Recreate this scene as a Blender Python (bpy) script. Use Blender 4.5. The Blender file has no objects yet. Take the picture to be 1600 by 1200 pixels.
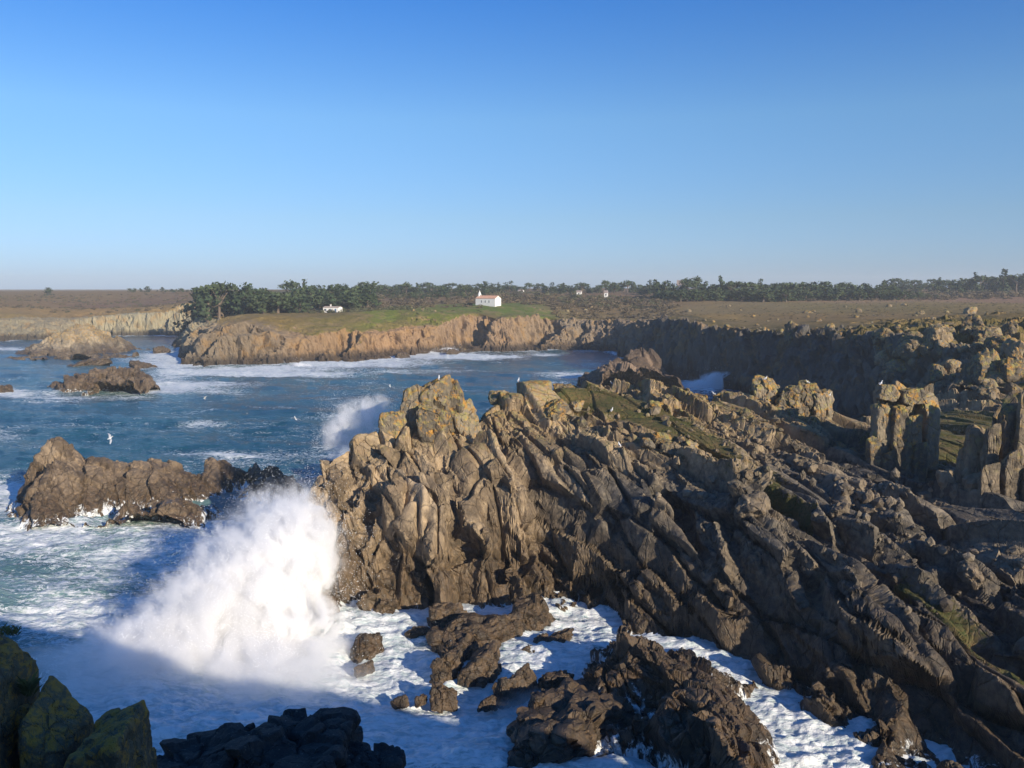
import bpy, math, random
import numpy as np
from mathutils import Vector, Matrix

# ------------------------------------------------------------------ camera, sky, sun, exposure
sc = bpy.context.scene
C = sc.collection
EYE = 30.0
FPX = 1300.0                                   # focal length in pixels of the 1600 px wide photograph
PITCH = math.atan(150.0 / FPX)
cam_d = bpy.data.cameras.new('camera'); cam = bpy.data.objects.new('camera', cam_d); C.objects.link(cam)
cam.location = (0, 0, EYE); cam.rotation_euler = (math.pi / 2 - PITCH, 0, 0)
cam_d.sensor_width = 36.0; cam_d.lens = 36.0 * FPX / 1600.0; cam_d.clip_start = 0.3; cam_d.clip_end = 30000
sc.camera = cam

SUN_AZ = math.radians(138.0)                   # clockwise from the view direction: behind the viewer's right shoulder
SUN_EL = math.radians(19.0)
world = bpy.data.worlds.new('World'); sc.world = world; world.use_nodes = True
wn = world.node_tree.nodes; wl = world.node_tree.links; wn.clear()
sky = wn.new('ShaderNodeTexSky'); sky.sky_type = 'NISHITA'; sky.sun_disc = False
sky.sun_elevation = SUN_EL; sky.sun_rotation = SUN_AZ
sky.altitude = 0; sky.air_density = 1.0; sky.dust_density = 0.35; sky.ozone_density = 3.0
whs = wn.new('ShaderNodeHueSaturation'); whs.inputs['Saturation'].default_value = 1.12
wbg = wn.new('ShaderNodeBackground'); wbg.inputs['Strength'].default_value = 0.080
wo = wn.new('ShaderNodeOutputWorld')
wtc = wn.new('ShaderNodeTexCoord'); wsx = wn.new('ShaderNodeSeparateXYZ'); wrp = wn.new('ShaderNodeValToRGB'); wmx = wn.new('ShaderNodeMix')
wmx.data_type = 'RGBA'; wmx.blend_type = 'MULTIPLY'; wmx.inputs[0].default_value = 1.0           # clear winter air: the yellow band at the horizon turned to pale blue-grey
els = wrp.color_ramp.elements
SKYT = [(0.0, (0.72, 0.95, 1.66)), (0.02, (0.74, 0.95, 1.60)), (0.08, (0.92, 1.03, 1.36)), (0.19, (1.16, 1.28, 1.48)), (0.31, (0.92, 1.16, 1.62)), (1.0, (0.8, 1.1, 1.6))]
while len(els) < len(SKYT): els.new(0.5)
for e_, (p_, c_) in zip(els, SKYT): e_.position = p_; e_.color = (*c_, 1)
wl.new(wtc.outputs['Generated'], wsx.inputs[0]); wl.new(wsx.outputs[2], wrp.inputs[0])
wl.new(sky.outputs[0], wmx.inputs[6]); wl.new(wrp.outputs[0], wmx.inputs[7]); wl.new(wmx.outputs[2], whs.inputs['Color']); wl.new(whs.outputs[0], wbg.inputs[0]); wl.new(wbg.outputs[0], wo.inputs[0])
sun_d = bpy.data.lights.new('sun', 'SUN'); sun_d.energy = 5.0; sun_d.angle = math.radians(0.5); sun_d.color = (1.0, 0.87, 0.68)
sun = bpy.data.objects.new('sun', sun_d); C.objects.link(sun)
sun_to = Vector((math.sin(SUN_AZ) * math.cos(SUN_EL), math.cos(SUN_AZ) * math.cos(SUN_EL), math.sin(SUN_EL)))
sun.rotation_euler = sun_to.to_track_quat('Z', 'Y').to_euler(); sun.location = (60, -80, 90)
sc.view_settings.view_transform = 'Standard'; sc.view_settings.look = 'None'
sc.view_settings.exposure = 0.32; sc.view_settings.gamma = 1.0; sc.view_settings.use_curve_mapping = False
sc.cycles.volume_bounces = 10; sc.cycles.max_bounces = 12; sc.cycles.transparent_max_bounces = 12
sc.cycles.volume_step_rate = 1.0; sc.cycles.volume_max_steps = 256
sc.cycles.use_denoising = True

F32 = np.float32
HAZE = True
# ------------------------------------------------------------------ photograph pixel -> place
CP, SP = math.cos(PITCH), math.sin(PITCH)
def ray(px, py):
    u = (px - 800.0) / FPX; v = (600.0 - py) / FPX
    return u, CP + v * SP, -SP + v * CP
def at_z(px, py, z):
    a, b, c = ray(px, py); t = (z - EYE) / c
    return (a * t, b * t, z)
def at_y(px, py, y):
    a, b, c = ray(px, py); t = y / b
    return (a * t, y, EYE + c * t)

# ------------------------------------------------------------------ noise on arrays
RNG = np.random.RandomState(7)
TN = RNG.rand(64, 64, 64).astype(F32)
TW = RNG.rand(64, 64, 64, 3).astype(F32)
TR = RNG.rand(64, 64, 64, 4).astype(F32)
TWF = TW.reshape(-1, 3); TRF = TR.reshape(-1, 4)
ROT = np.array([[0.80, 0.36, -0.48], [-0.60, 0.48, -0.64], [0.0, 0.80, 0.60]], F32)
def vnoise(P):
    I = np.floor(P).astype(np.int32); f = P - I; f = f * f * f * (f * (f * 6 - 15) + 10); I &= 63; J = (I + 1) & 63
    x0, y0, z0 = I[:, 0], I[:, 1], I[:, 2]; x1, y1, z1 = J[:, 0], J[:, 1], J[:, 2]
    fx, fy, fz = f[:, 0], f[:, 1], f[:, 2]
    a = TN[x0, y0, z0] * (1 - fx) + TN[x1, y0, z0] * fx
    b = TN[x0, y1, z0] * (1 - fx) + TN[x1, y1, z0] * fx
    c = TN[x0, y0, z1] * (1 - fx) + TN[x1, y0, z1] * fx
    d = TN[x0, y1, z1] * (1 - fx) + TN[x1, y1, z1] * fx
    e = a * (1 - fy) + b * fy; g = c * (1 - fy) + d * fy
    return (e * (1 - fz) + g * fz) * 2 - 1
def fbm(P, octaves=4, gain=0.5, ridged=False, seed=0):
    P = P.astype(F32) + F32(seed * 7.31); s = np.zeros(len(P), F32); a = 1.0; tot = 0
    for _ in range(octaves):
        n = vnoise(P)
        s += a * ((1 - 2 * np.abs(n)) if ridged else n); tot += a
        P = (P @ ROT.T) * 2.03 + 11.7; a *= gain
    return s / tot
def xyz(x, y, z=None):
    return np.stack([x, y, np.zeros_like(x) if z is None else z], -1).astype(F32)
def worley(P, seed=0):
    """the two nearest cells: distances, random numbers and offsets of each"""
    P = P.astype(F32) + F32(seed * 5.17 + 100); I = np.floor(P).astype(np.int32); f = (P - I).astype(F32)
    n = len(P); F1 = np.full(n, 9, F32); F2 = np.full(n, 9, F32)
    c1 = np.zeros(n, np.int32); c2 = np.zeros(n, np.int32); k1 = np.zeros(n, np.int32); k2 = np.zeros(n, np.int32)
    k = 0
    for dx in (-1, 0, 1):
        for dy in (-1, 0, 1):
            for dz in (-1, 0, 1):
                code = (((I[:, 0] + dx) & 63) << 12) | (((I[:, 1] + dy) & 63) << 6) | ((I[:, 2] + dz) & 63)
                w = TWF[code]; d0 = f[:, 0] - dx - w[:, 0]; d1 = f[:, 1] - dy - w[:, 1]; d2 = f[:, 2] - dz - w[:, 2]
                D = d0 * d0 + d1 * d1 + d2 * d2
                m = D < F1; m2 = (~m) & (D < F2)
                F2 = np.where(m, F1, np.where(m2, D, F2)); c2 = np.where(m, c1, np.where(m2, code, c2)); k2 = np.where(m, k1, np.where(m2, k, k2))
                F1 = np.where(m, D, F1); c1 = np.where(m, code, c1); k1 = np.where(m, k, k1); k += 1
    def off(c, kk):
        o = np.stack([kk // 9 - 1, (kk // 3) % 3 - 1, kk % 3 - 1], -1); return f - o - TWF[c]
    return np.sqrt(F1), np.sqrt(F2), TRF[c1], TRF[c2], off(c1, k1), off(c2, k2)
def frame(along, scale):
    """rows: unit axes divided by cell size; the first axis runs along the joint direction"""
    a = np.array(along, float); a /= np.linalg.norm(a)
    b = np.cross(a, (0, 0, 1.0)); b /= np.linalg.norm(b); c = np.cross(b, a)
    return np.array([a / scale[0], b / scale[1], c / scale[2]], F32)
def blocks(P, M, seed, amp, tilt=0.8, crack=0.0, cw=0.06, warp=0.15, bias=(0, 0, 0), soft=0.09):
    Q = P @ M.T
    if warp:
        Q = Q + warp * np.stack([vnoise(Q * 1.3 + k * 9.1 + seed) for k in range(3)], -1)
    F1, F2, Ra, Rb, da, db = worley(Q, seed)
    def val(R, dv): return (R[:, 0] - 0.5) * 1.6 + tilt * (dv * ((R[:, 1:4] - 0.5) * 2 + np.array(bias, F32))).sum(-1)
    e = F2 - F1; w = 0.5 * (1 - smooth(0, soft, e))
    f = amp * (val(Ra, da) * (1 - w) + val(Rb, db) * w)
    if crack: f = f - crack * np.exp(-(e / cw) ** 2)
    return f, Ra
def smooth(a, b, x):
    t = np.clip((x - a) / (b - a), 0, 1); return t * t * (3 - 2 * t)
def seg_dist(x, y, pts, closed=False):
    """distance to a polyline, the arc position of the nearest point"""
    pts = np.asarray(pts, F32)[:, :2]; n = len(pts); best = np.full(x.shape, 1e9, F32); pos = np.zeros(x.shape, F32)
    acc = 0
    for i in range(n if closed else n - 1):
        a = pts[i]; b = pts[(i + 1) % n]; d = b - a; L = float(np.hypot(*d)) + 1e-9
        t = np.clip(((x - a[0]) * d[0] + (y - a[1]) * d[1]) / (L * L), 0, 1)
        q = np.hypot(x - a[0] - t * d[0], y - a[1] - t * d[1]); m = q < best
        best = np.where(m, q, best); pos = np.where(m, acc + t * L, pos); acc += L
    return best, pos, acc
def inside(x, y, pts):
    pts = np.asarray(pts, float)[:, :2]; r = np.zeros(x.shape, bool); n = len(pts)
    for i in range(n):
        x1, y1 = pts[i]; x2, y2 = pts[(i + 1) % n]
        if y1 == y2: continue
        c = ((y1 > y) != (y2 > y)) & (x < (x2 - x1) * (y - y1) / (y2 - y1) + x1)
        r ^= c
    return r
class RBF:
    def __init__(s, pts, vals=None, smoothv=0.0):
        p = np.array(pts, float); s.p = p[:, :2]; v = p[:, 2] if vals is None else np.array(vals, float)
        n = len(p); D = np.hypot(*(s.p[:, None] - s.p[None]).transpose(2, 0, 1))
        A = np.zeros((n + 3, n + 3)); A[:n, :n] = D - smoothv * np.eye(n); A[:n, n] = 1; A[:n, n + 1:] = s.p; A[n, :n] = 1; A[n + 1:, :n] = s.p.T
        s.w = np.linalg.solve(A + 1e-9 * np.eye(n + 3), np.r_[v, 0, 0, 0])
    def __call__(s, x, y):
        sh = x.shape; x = x.ravel(); y = y.ravel(); o = np.zeros(len(x)); n = len(s.p)
        for i in range(n): o += s.w[i] * np.hypot(x - s.p[i, 0], y - s.p[i, 1])
        return (o + s.w[n] + s.w[n + 1] * x + s.w[n + 2] * y).reshape(sh).astype(F32)
class Table:
    """a height function sampled once on a coarse grid, read back bilinearly"""
    def __init__(s, fn, x0, x1, y0, y1, st):
        s.x0, s.y0, s.st = x0, y0, st
        gx, gy = np.meshgrid(np.arange(x0, x1 + st, st), np.arange(y0, y1 + st, st), indexing='ij')
        s.g = fn(gx, gy).astype(F32)
    def __call__(s, x, y):
        fx = np.clip((x - s.x0) / s.st, 0, s.g.shape[0] - 1.001); fy = np.clip((y - s.y0) / s.st, 0, s.g.shape[1] - 1.001)
        i = fx.astype(int); j = fy.astype(int); a = fx - i; b = fy - j; g = s.g
        return (g[i, j] * (1 - a) * (1 - b) + g[i + 1, j] * a * (1 - b) + g[i, j + 1] * (1 - a) * b + g[i + 1, j + 1] * a * b).astype(F32)

# ------------------------------------------------------------------ objects
def link(o, parent=None):
    C.objects.link(o)
    if parent is not None: o.parent = parent
    return o
def tag(o, label=None, cat=None, group=None, kind=None):
    for k, v in (('label', label), ('category', cat), ('group', group), ('kind', kind)):
        if v is not None: o[k] = v
    return o
def empty(name, loc=(0, 0, 0)):
    o = bpy.data.objects.new(name, None); o.location = loc; return link(o)
def np_mesh(name, V, F, mat, attrs=None, smooth_shade=False):
    """V (n,3), F (m,k) index array"""
    me = bpy.data.meshes.new(name); k = F.shape[1]
    me.vertices.add(len(V)); me.vertices.foreach_set('co', np.ascontiguousarray(V, F32).ravel())
    me.loops.add(F.size); me.loops.foreach_set('vertex_index', F.ravel().astype(np.int32))
    me.polygons.add(len(F)); me.polygons.foreach_set('loop_start', np.arange(0, F.size, k, dtype=np.int32))
    me.polygons.foreach_set('use_smooth', np.full(len(F), smooth_shade, bool))
    me.update(calc_edges=True)
    for an, av in (attrs or {}).items():
        if av.ndim == 1:
            a = me.attributes.new(an, 'FLOAT', 'POINT'); a.data.foreach_set('value', av.astype(F32))
        else:
            a = me.attributes.new(an, 'FLOAT_COLOR', 'POINT')
            a.data.foreach_set('color', np.concatenate([av, np.ones((len(av), 1))], 1).astype(F32).ravel())
    if mat: me.materials.append(mat)
    return me
def grid_faces(n, m):
    i = np.arange(n * m).reshape(n, m)
    return np.stack([i[:-1, :-1], i[1:, :-1], i[1:, 1:], i[:-1, 1:]], -1)
def sub_mesh(name, V, F, keep, mat, attrs=None, smooth_shade=False):
    F = F[keep]; used = np.zeros(len(V), bool); used[F.ravel()] = True
    remap = np.cumsum(used) - 1
    return np_mesh(name, V[used], remap[F], mat, {k: v[used] for k, v in (attrs or {}).items()}, smooth_shade)

# ------------------------------------------------------------------ materials
def new_mat(name):
    m = bpy.data.materials.new(name); m.use_nodes = True; nt = m.node_tree; nt.nodes.clear()
    out = nt.nodes.new('ShaderNodeOutputMaterial'); b = nt.nodes.new('ShaderNodeBsdfPrincipled')
    nt.links.new(b.outputs[0], out.inputs['Surface']); return m, nt, b
class N:
    def __init__(s, nt): s.nt = nt
    def node(s, t, **kw):
        n = s.nt.nodes.new(t)
        for k, v in kw.items(): setattr(n, k, v)
        return n
    def put(s, sock, v):
        if isinstance(v, bpy.types.NodeSocket): s.nt.links.new(v, sock)
        elif isinstance(v, (tuple, list)) and len(v) == 3 and sock.type == 'RGBA': sock.default_value = (*v, 1)
        else: sock.default_value = v
    def math(s, op, a, b=0.0, c=None, clamp=False):
        n = s.node('ShaderNodeMath', operation=op, use_clamp=clamp); s.put(n.inputs[0], a); s.put(n.inputs[1], b)
        if c is not None: s.put(n.inputs[2], c)
        return n.outputs[0]
    def ramp(s, x, a, b, o0=0.0, o1=1.0):
        n = s.node('ShaderNodeMapRange', interpolation_type='SMOOTHSTEP'); s.put(n.inputs[0], x)
        n.inputs[1].default_value = a; n.inputs[2].default_value = b; n.inputs[3].default_value = o0; n.inputs[4].default_value = o1
        return n.outputs[0]
    def mix(s, f, a, b, mode='MIX'):
        n = s.node('ShaderNodeMix', data_type='RGBA', blend_type=mode); s.put(n.inputs[0], f); s.put(n.inputs[6], a); s.put(n.inputs[7], b)
        return n.outputs[2]
    def noise(s, scale, detail=4, rough=0.55, vec=None, dist=0.0, out=0):
        n = s.node('ShaderNodeTexNoise'); n.inputs['Scale'].default_value = scale; n.inputs['Detail'].default_value = detail
        n.inputs['Roughness'].default_value = rough; n.inputs['Distortion'].default_value = dist
        s.put(n.inputs['Vector'], vec if vec is not None else s.pos()); return n.outputs[out]
    def voro(s, scale, vec=None, feature='F1', out=0):
        n = s.node('ShaderNodeTexVoronoi', feature=feature); n.inputs['Scale'].default_value = scale
        s.put(n.inputs['Vector'], vec if vec is not None else s.pos()); return n.outputs[out]
    def pos(s):
        if not hasattr(s, '_p'): s._p = s.node('ShaderNodeNewGeometry')
        return s._p.outputs['Position']
    def nrm(s): s.pos(); return s._p.outputs['Normal']
    def sep(s, v):
        n = s.node('ShaderNodeSeparateXYZ'); s.put(n.inputs[0], v); return n.outputs
    def mapv(s, v, scale=(1, 1, 1), rot=(0, 0, 0)):
        n = s.node('ShaderNodeMapping'); s.put(n.inputs[0], v); n.inputs['Scale'].default_value = scale; n.inputs['Rotation'].default_value = rot
        return n.outputs[0]
    def attr(s, name, out='Fac'):
        n = s.node('ShaderNodeAttribute'); n.attribute_name = name; return n.outputs[out]
    def bump(s, h, strength, dist, prev=None):
        n = s.node('ShaderNodeBump'); n.inputs['Strength'].default_value = strength; n.inputs['Distance'].default_value = dist
        s.put(n.inputs['Height'], h)
        if prev is not None: s.put(n.inputs['Normal'], prev)
        return n.outputs[0]

def rock_material(name, c1, c2, c3, lichen=(0.42, 0.24, 0.05), lichen_z=(11, 17), lichen_amt=0.6, wet_z=(2.0, 10.5), scale=1.0, grass=True, objspace=False, lichen2=(0.33, 0.29, 0.08)):
    m, nt, b = new_mat(name); n = N(nt)
    if objspace:
        tc = n.node('ShaderNodeTexCoord'); P = tc.outputs['Object']
    else: P = n.pos()
    z = n.sep(n.pos())[2]; nz = n.sep(n.nrm())[2]
    big = n.noise(0.22 * scale, 4, 0.6, P); mid = n.noise(1.6 * scale, 6, 0.65, P); fine = n.noise(14 * scale, 5, 0.7, P)
    col = n.mix(n.ramp(big, 0.38, 0.62), c1, c2)
    col = n.mix(n.ramp(mid, 0.45, 0.7), col, c3)
    col = n.mix(0.55, col, n.mix(fine, (0.25, 0.25, 0.25), (0.78, 0.78, 0.78)), 'OVERLAY')
    spots = n.ramp(n.noise(5.0 * scale, 5, 0.75, P), 0.60, 0.68)          # pale crustose lichen
    col = n.mix(n.math('MULTIPLY', spots, 0.45), col, (0.42, 0.40, 0.33))
    tn = n.attr('tone') if grass else None
    if grass: col = n.mix(0.85, col, n.mix(n.ramp(tn, 0.25, 0.75), (0.30, 0.29, 0.28), (0.74, 0.73, 0.70)), 'OVERLAY')
    if grass: col = n.mix(n.math('MULTIPLY', n.attr('grey'), n.ramp(big, 0.3, 0.55, 0.6, 1.0)), col, n.mix(n.ramp(n.math('ADD', mid, n.math('MULTIPLY', tn, 0.3)), 0.5, 0.85), (0.062, 0.058, 0.051), (0.185, 0.160, 0.122)))
    # orange and yellow lichen near the dry crest
    lm = n.ramp(z, lichen_z[0], lichen_z[1]); ln = n.noise(1.3 * scale, 7, 0.78, P, 0.4)
    lt = n.ramp(n.math('ADD', ln, n.math('MULTIPLY', nz, 0.10)), 0.49, 0.64)
    lf = n.math('MULTIPLY', n.math('MULTIPLY', lm, lt), lichen_amt)
    lcol = n.mix(n.ramp(n.noise(1.1 * scale, 3, 0.6, P), 0.42, 0.6), lichen, lichen2)
    col = n.mix(lf, col, lcol)
    # wet, weedy band over the sea
    wz = n.math('SUBTRACT', z, n.math('MULTIPLY', n.math('SUBTRACT', n.noise(0.35 * scale, 4, 0.6, P), 0.5), 6.0))
    wet = n.ramp(wz, wet_z[1], wet_z[0])
    wcol = n.mix(n.ramp(mid, 0.4, 0.62), (0.042, 0.030, 0.018), (0.105, 0.066, 0.034))
    col = n.mix(n.math('MULTIPLY', wet, 0.76), col, wcol)
    if grass:
        g = n.attr('grass'); gn = n.noise(2.6, 6, 0.75, n.pos())
        gf = n.ramp(n.math('ADD', g, n.math('MULTIPLY', n.math('SUBTRACT', gn, 0.5), 1.6)), 0.42, 0.62)
        gc = n.mix(n.ramp(n.noise(0.5, 5, 0.7, n.pos()), 0.4, 0.62), (0.10, 0.088, 0.025), (0.19, 0.125, 0.05))
        gc = n.mix(n.ramp(n.noise(4.0, 4, 0.7, n.pos()), 0.45, 0.65), gc, (0.05, 0.07, 0.015))
        col = n.mix(gf, col, gc)
    if grass:
        ws = n.attr('wash'); wn_ = n.noise(1.5, 8, 0.72, n.mapv(n.pos(), (0.8, 0.8, 0.25)), 0.8)
        wf = n.ramp(n.math('ADD', ws, n.math('MULTIPLY', n.math('SUBTRACT', wn_, 0.5), 2.0)), 0.62, 0.80)
        col = n.mix(wf, col, (0.84, 0.87, 0.87))
    nt.links.new(col, b.inputs['Base Color'])
    r = n.math('SUBTRACT', 0.88, n.math('MULTIPLY', wet, 0.42)); nt.links.new(r, b.inputs['Roughness'])
    b.inputs['Specular IOR Level'].default_value = 0.35
    h1 = n.noise(1.1 * scale, 8, 0.68, P, 0.3)
    wp = n.mix(0.25, P, n.noise(1.2 * scale, 4, 0.6, P, out=1), 'ADD')
    ckh = n.ramp(n.voro(0.55 * scale, n.mapv(wp, (1.0, 1.0, 0.5), (0.3, 0.2, 0.5)), 'DISTANCE_TO_EDGE'), 0.0, 0.035)
    ck2 = n.ramp(n.voro(1.7 * scale, n.mapv(wp, (1.2, 0.8, 0.6), (0.5, 0.1, 1.1)), 'DISTANCE_TO_EDGE'), 0.0, 0.06)
    nb = n.bump(h1, 0.8, 0.22 / scale); nb = n.bump(ckh, 0.8, 0.16 / scale, nb); nb = n.bump(ck2, 0.6, 0.07 / scale, nb); nb = n.bump(fine, 0.7, 0.05 / scale, nb)
    nt.links.new(nb, b.inputs['Normal'])
    return m
M_rock = rock_material('granite', (0.30, 0.225, 0.145), (0.19, 0.148, 0.10), (0.38, 0.29, 0.185))
M_reef = rock_material('wet_reef', (0.15, 0.11, 0.075), (0.10, 0.075, 0.052), (0.19, 0.125, 0.07), wet_z=(1.5, 9.0), lichen_amt=0.0)
M_isle = rock_material('islet_rock', (0.20, 0.15, 0.10), (0.14, 0.105, 0.075), (0.26, 0.195, 0.13), wet_z=(1.5, 7.5), lichen_z=(14, 22))
M_stack = rock_material('stack_rock', (0.15, 0.108, 0.078), (0.10, 0.075, 0.058), (0.20, 0.145, 0.10), wet_z=(1.0, 8.0), lichen_z=(14, 30))
M_lich = rock_material('lichened_granite', (0.21, 0.18, 0.13), (0.15, 0.13, 0.10), (0.26, 0.21, 0.15), lichen=(0.50, 0.25, 0.035), lichen_z=(8, 15), lichen_amt=0.8, wet_z=(-9, -5))
M_olich = rock_material('orange_islet_rock', (0.24, 0.20, 0.145), (0.17, 0.145, 0.11), (0.30, 0.245, 0.17), lichen=(0.46, 0.26, 0.06), lichen_z=(3, 8), lichen_amt=0.8, wet_z=(0.5, 5.0), lichen2=(0.36, 0.27, 0.10))
M_near = rock_material('near_lichened_rock', (0.15, 0.12, 0.07), (0.11, 0.09, 0.06), (0.20, 0.15, 0.08), lichen=(0.52, 0.27, 0.035), lichen_z=(15, 20), lichen_amt=0.85, lichen2=(0.46, 0.25, 0.05), wet_z=(-9, -5), scale=4.0, grass=False)
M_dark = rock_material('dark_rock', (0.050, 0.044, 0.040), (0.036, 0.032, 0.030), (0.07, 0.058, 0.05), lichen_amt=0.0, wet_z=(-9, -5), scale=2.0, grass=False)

def land_material():
    m, nt, b = new_mat('coastal_heath'); n = N(nt); z = n.sep(n.pos())[2]; nz = n.sep(n.nrm())[2]
    cover = n.attr('cover', 'Color'); rockc = n.attr('rock', 'Color'); veg = n.attr('veg')
    p = n.pos(); n1 = n.noise(0.05, 6, 0.7); n2 = n.noise(0.5, 6, 0.75); n3 = n.noise(2.5, 4, 0.7)
    vcol = n.mix(0.7, cover, n.mix(n1, (0.30, 0.29, 0.26), (0.90, 0.85, 0.76)), 'OVERLAY')
    vcol = n.mix(0.8, vcol, n.mix(n2, (0.28, 0.29, 0.24), (0.92, 0.86, 0.76)), 'OVERLAY')
    n4 = n.noise(0.13, 7, 0.72, p, 0.5)
    vcol = n.mix(n.ramp(n4, 0.46, 0.62, 0.0, 0.65), vcol, (0.29, 0.205, 0.10)); vcol = n.mix(n.ramp(n.noise(0.9, 5, 0.7), 0.55, 0.68, 0.0, 0.6), vcol, (0.06, 0.065, 0.025))
    st = n.noise(0.35, 6, 0.7, n.mapv(p, (1, 1, 0.35)))
    rcol = n.mix(0.8, rockc, n.mix(st, (0.16, 0.16, 0.17), (0.88, 0.84, 0.78)), 'OVERLAY')
    rcol = n.mix(n.ramp(n.noise(0.14, 5, 0.65), 0.5, 0.66, 0, 0.45), rcol, (0.42, 0.24, 0.075))
    wet = n.ramp(n.math('SUBTRACT', z, n.math('MULTIPLY', n2, 5.0)), 2.2, -1.2)
    rcol = n.mix(n.math('MULTIPLY', wet, 0.85), rcol, (0.05, 0.04, 0.032))
    f = n.ramp(n.math('ADD', veg, n.math('MULTIPLY', n.math('SUBTRACT', n2, 0.5), 0.9)), 0.40, 0.60)
    col = n.mix(f, rcol, vcol); nt.links.new(col, b.inputs['Base Color']); b.inputs['Roughness'].default_value = 0.95
    b.inputs['Specular IOR Level'].default_value = 0.15
    nb = n.bump(n2, 0.8, 1.4); nb = n.bump(n3, 0.7, 0.35, nb); nt.links.new(nb, b.inputs['Normal'])
    return m
M_land = land_material()

def water_material():
    m, nt, b = new_mat('sea_water'); n = N(nt); p = n.pos()
    foam = n.attr('foam'); milk = n.attr('milk')
    deep = n.mix(n.ramp(n.noise(0.02, 3, 0.5), 0.35, 0.65), (0.005, 0.058, 0.100), (0.008, 0.082, 0.108))
    col = n.mix(milk, deep, (0.29, 0.45, 0.40))
    # streaky foam: sheets, threads and lace
    wv = n.mix(0.6, p, n.noise(0.22, 3, 0.5, out=1), 'ADD')
    pv = n.mapv(wv, (0.42, 1.0, 1.0), (0, 0, math.radians(-14)))
    s1 = n.noise(0.30, 9, 0.66, pv, 0.8); s2 = n.noise(1.3, 8, 0.68, pv, 1.2)
    s3 = n.noise(4.5, 6, 0.7, pv, 1.0)
    rid = n.math('ABSOLUTE', n.math('SUBTRACT', n.noise(0.75, 7, 0.62, pv, 1.6), 0.5)); lacef = n.ramp(rid, 0.045, 0.0, 0.0, 0.17)
    v = n.math('ADD', n.math('ADD', n.math('ADD', n.math('MULTIPLY', s1, 0.55), n.math('MULTIPLY', s2, 0.30)), n.math('MULTIPLY', s3, 0.15)), lacef)
    thr = n.math('SUBTRACT', 1.0, foam)
    ff = n.ramp(n.math('SUBTRACT', v, n.math('MULTIPLY_ADD', thr, 0.62, 0.22)), -0.03, 0.10)
    ff = n.math('MULTIPLY', ff, n.ramp(foam, 0.0, 0.08))
    fcol = n.mix(n.ramp(s2, 0.35, 0.6), (0.50, 0.60, 0.60), (0.88, 0.90, 0.89))
    col = n.mix(ff, col, fcol)
    nt.links.new(col, b.inputs['Base Color'])
    nt.links.new(n.math('MULTIPLY_ADD', ff, 0.6, 0.16), b.inputs['Roughness'])
    b.inputs['IOR'].default_value = 1.33
    w1 = n.noise(0.55, 5, 0.6, n.mapv(p, (0.6, 1.25, 1)), 0.3); w2 = n.noise(2.2, 5, 0.62, n.mapv(p, (0.7, 1.3, 1)), 0.3)
    nb = n.bump(w1, 1.0, 0.55); nb = n.bump(w2, 0.75, 0.16, nb); nb = n.bump(n.math('ADD', s2, n.math('MULTIPLY', n.noise(3.0, 6, 0.75), 0.6)), 0.6, 0.22, nb)
    nt.links.new(nb, b.inputs['Normal'])
    return m
M_sea = water_material()

def plain(name, col, rough=0.8, bump=0.0, bs=3.0, var=0.25):
    m, nt, b = new_mat(name); n = N(nt)
    a = n.noise(bs, 5, 0.65)
    c = n.mix(n.ramp(a, 0.3, 0.7), tuple(x * (1 - var) for x in col), tuple(min(1, x * (1 + var)) for x in col))
    nt.links.new(c, b.inputs['Base Color']); b.inputs['Roughness'].default_value = rough
    if bump: nt.links.new(n.bump(a, 0.6, bump), b.inputs['Normal'])
    return m
M_white = plain('whitewash', (0.80, 0.79, 0.75), 0.9, 0.02, 0.8, 0.06)
M_tile = plain('clay_tile', (0.50, 0.30, 0.21), 0.9, 0.02, 1.5, 0.2)
M_glass = plain('dark_window', (0.03, 0.04, 0.05), 0.2, 0, 1, 0.1)
M_shut = plain('blue_shutter', (0.10, 0.18, 0.32), 0.6, 0, 1, 0.1)
M_bark = plain('bark', (0.16, 0.12, 0.09), 0.95, 0.05, 3, 0.3)
M_leafA = plain('cypress_leaf', (0.034, 0.056, 0.020), 0.9, 0, 0.35, 0.45)
M_leafB = plain('pine_leaf', (0.052, 0.075, 0.028), 0.9, 0, 0.35, 0.45)
M_leafC = plain('scrub_leaf', (0.120, 0.092, 0.052), 0.95, 0, 0.2, 0.4)
M_leafD = plain('olive_scrub_leaf', (0.085, 0.085, 0.040), 0.95, 0, 0.2, 0.4)
M_gull = plain('gull_white', (0.80, 0.80, 0.78), 0.7, 0, 9, 0.05)
M_gullg = plain('gull_grey', (0.36, 0.38, 0.42), 0.7, 0, 9, 0.1)
M_beak = plain('gull_beak', (0.65, 0.42, 0.05), 0.5, 0, 9, 0.1)
M_gleg = plain('gull_leg', (0.55, 0.35, 0.28), 0.6, 0, 9, 0.1)
M_drop = plain('spray_droplets', (0.88, 0.90, 0.91), 0.6, 0, 5, 0.02)
M_blade = plain('grass_blade', (0.12, 0.12, 0.035), 0.9, 0, 3, 0.4)

# ------------------------------------------------------------------ THE NEAR HEADLAND
JN = (0.51, -0.84, -0.30)          # the joints run down towards the viewer and to the right
ctrl = []
def cz(*a):
    for px, py, z in a: ctrl.append(at_z(px, py, z))
def cy(*a):
    for px, py, y in a: ctrl.append(at_y(px, py, y))
def cw(*a): ctrl.extend(a)
# crest
cy((486, 775, 80), (500, 716, 84), (545, 686, 86), (585, 668, 88), (620, 660, 89), (655, 668, 90), (690, 670, 90.5), (725, 660, 91.5),
   (745, 643, 93), (770, 626, 97), (800, 613, 101), (850, 607, 105), (900, 611, 106), (950, 611, 107), (1000, 615, 107), (1045, 634, 107),
   (1085, 644, 106), (1120, 641, 106), (1180, 622, 106), (1240, 622, 106), (1290, 645, 102), (1330, 690, 98))
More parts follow.
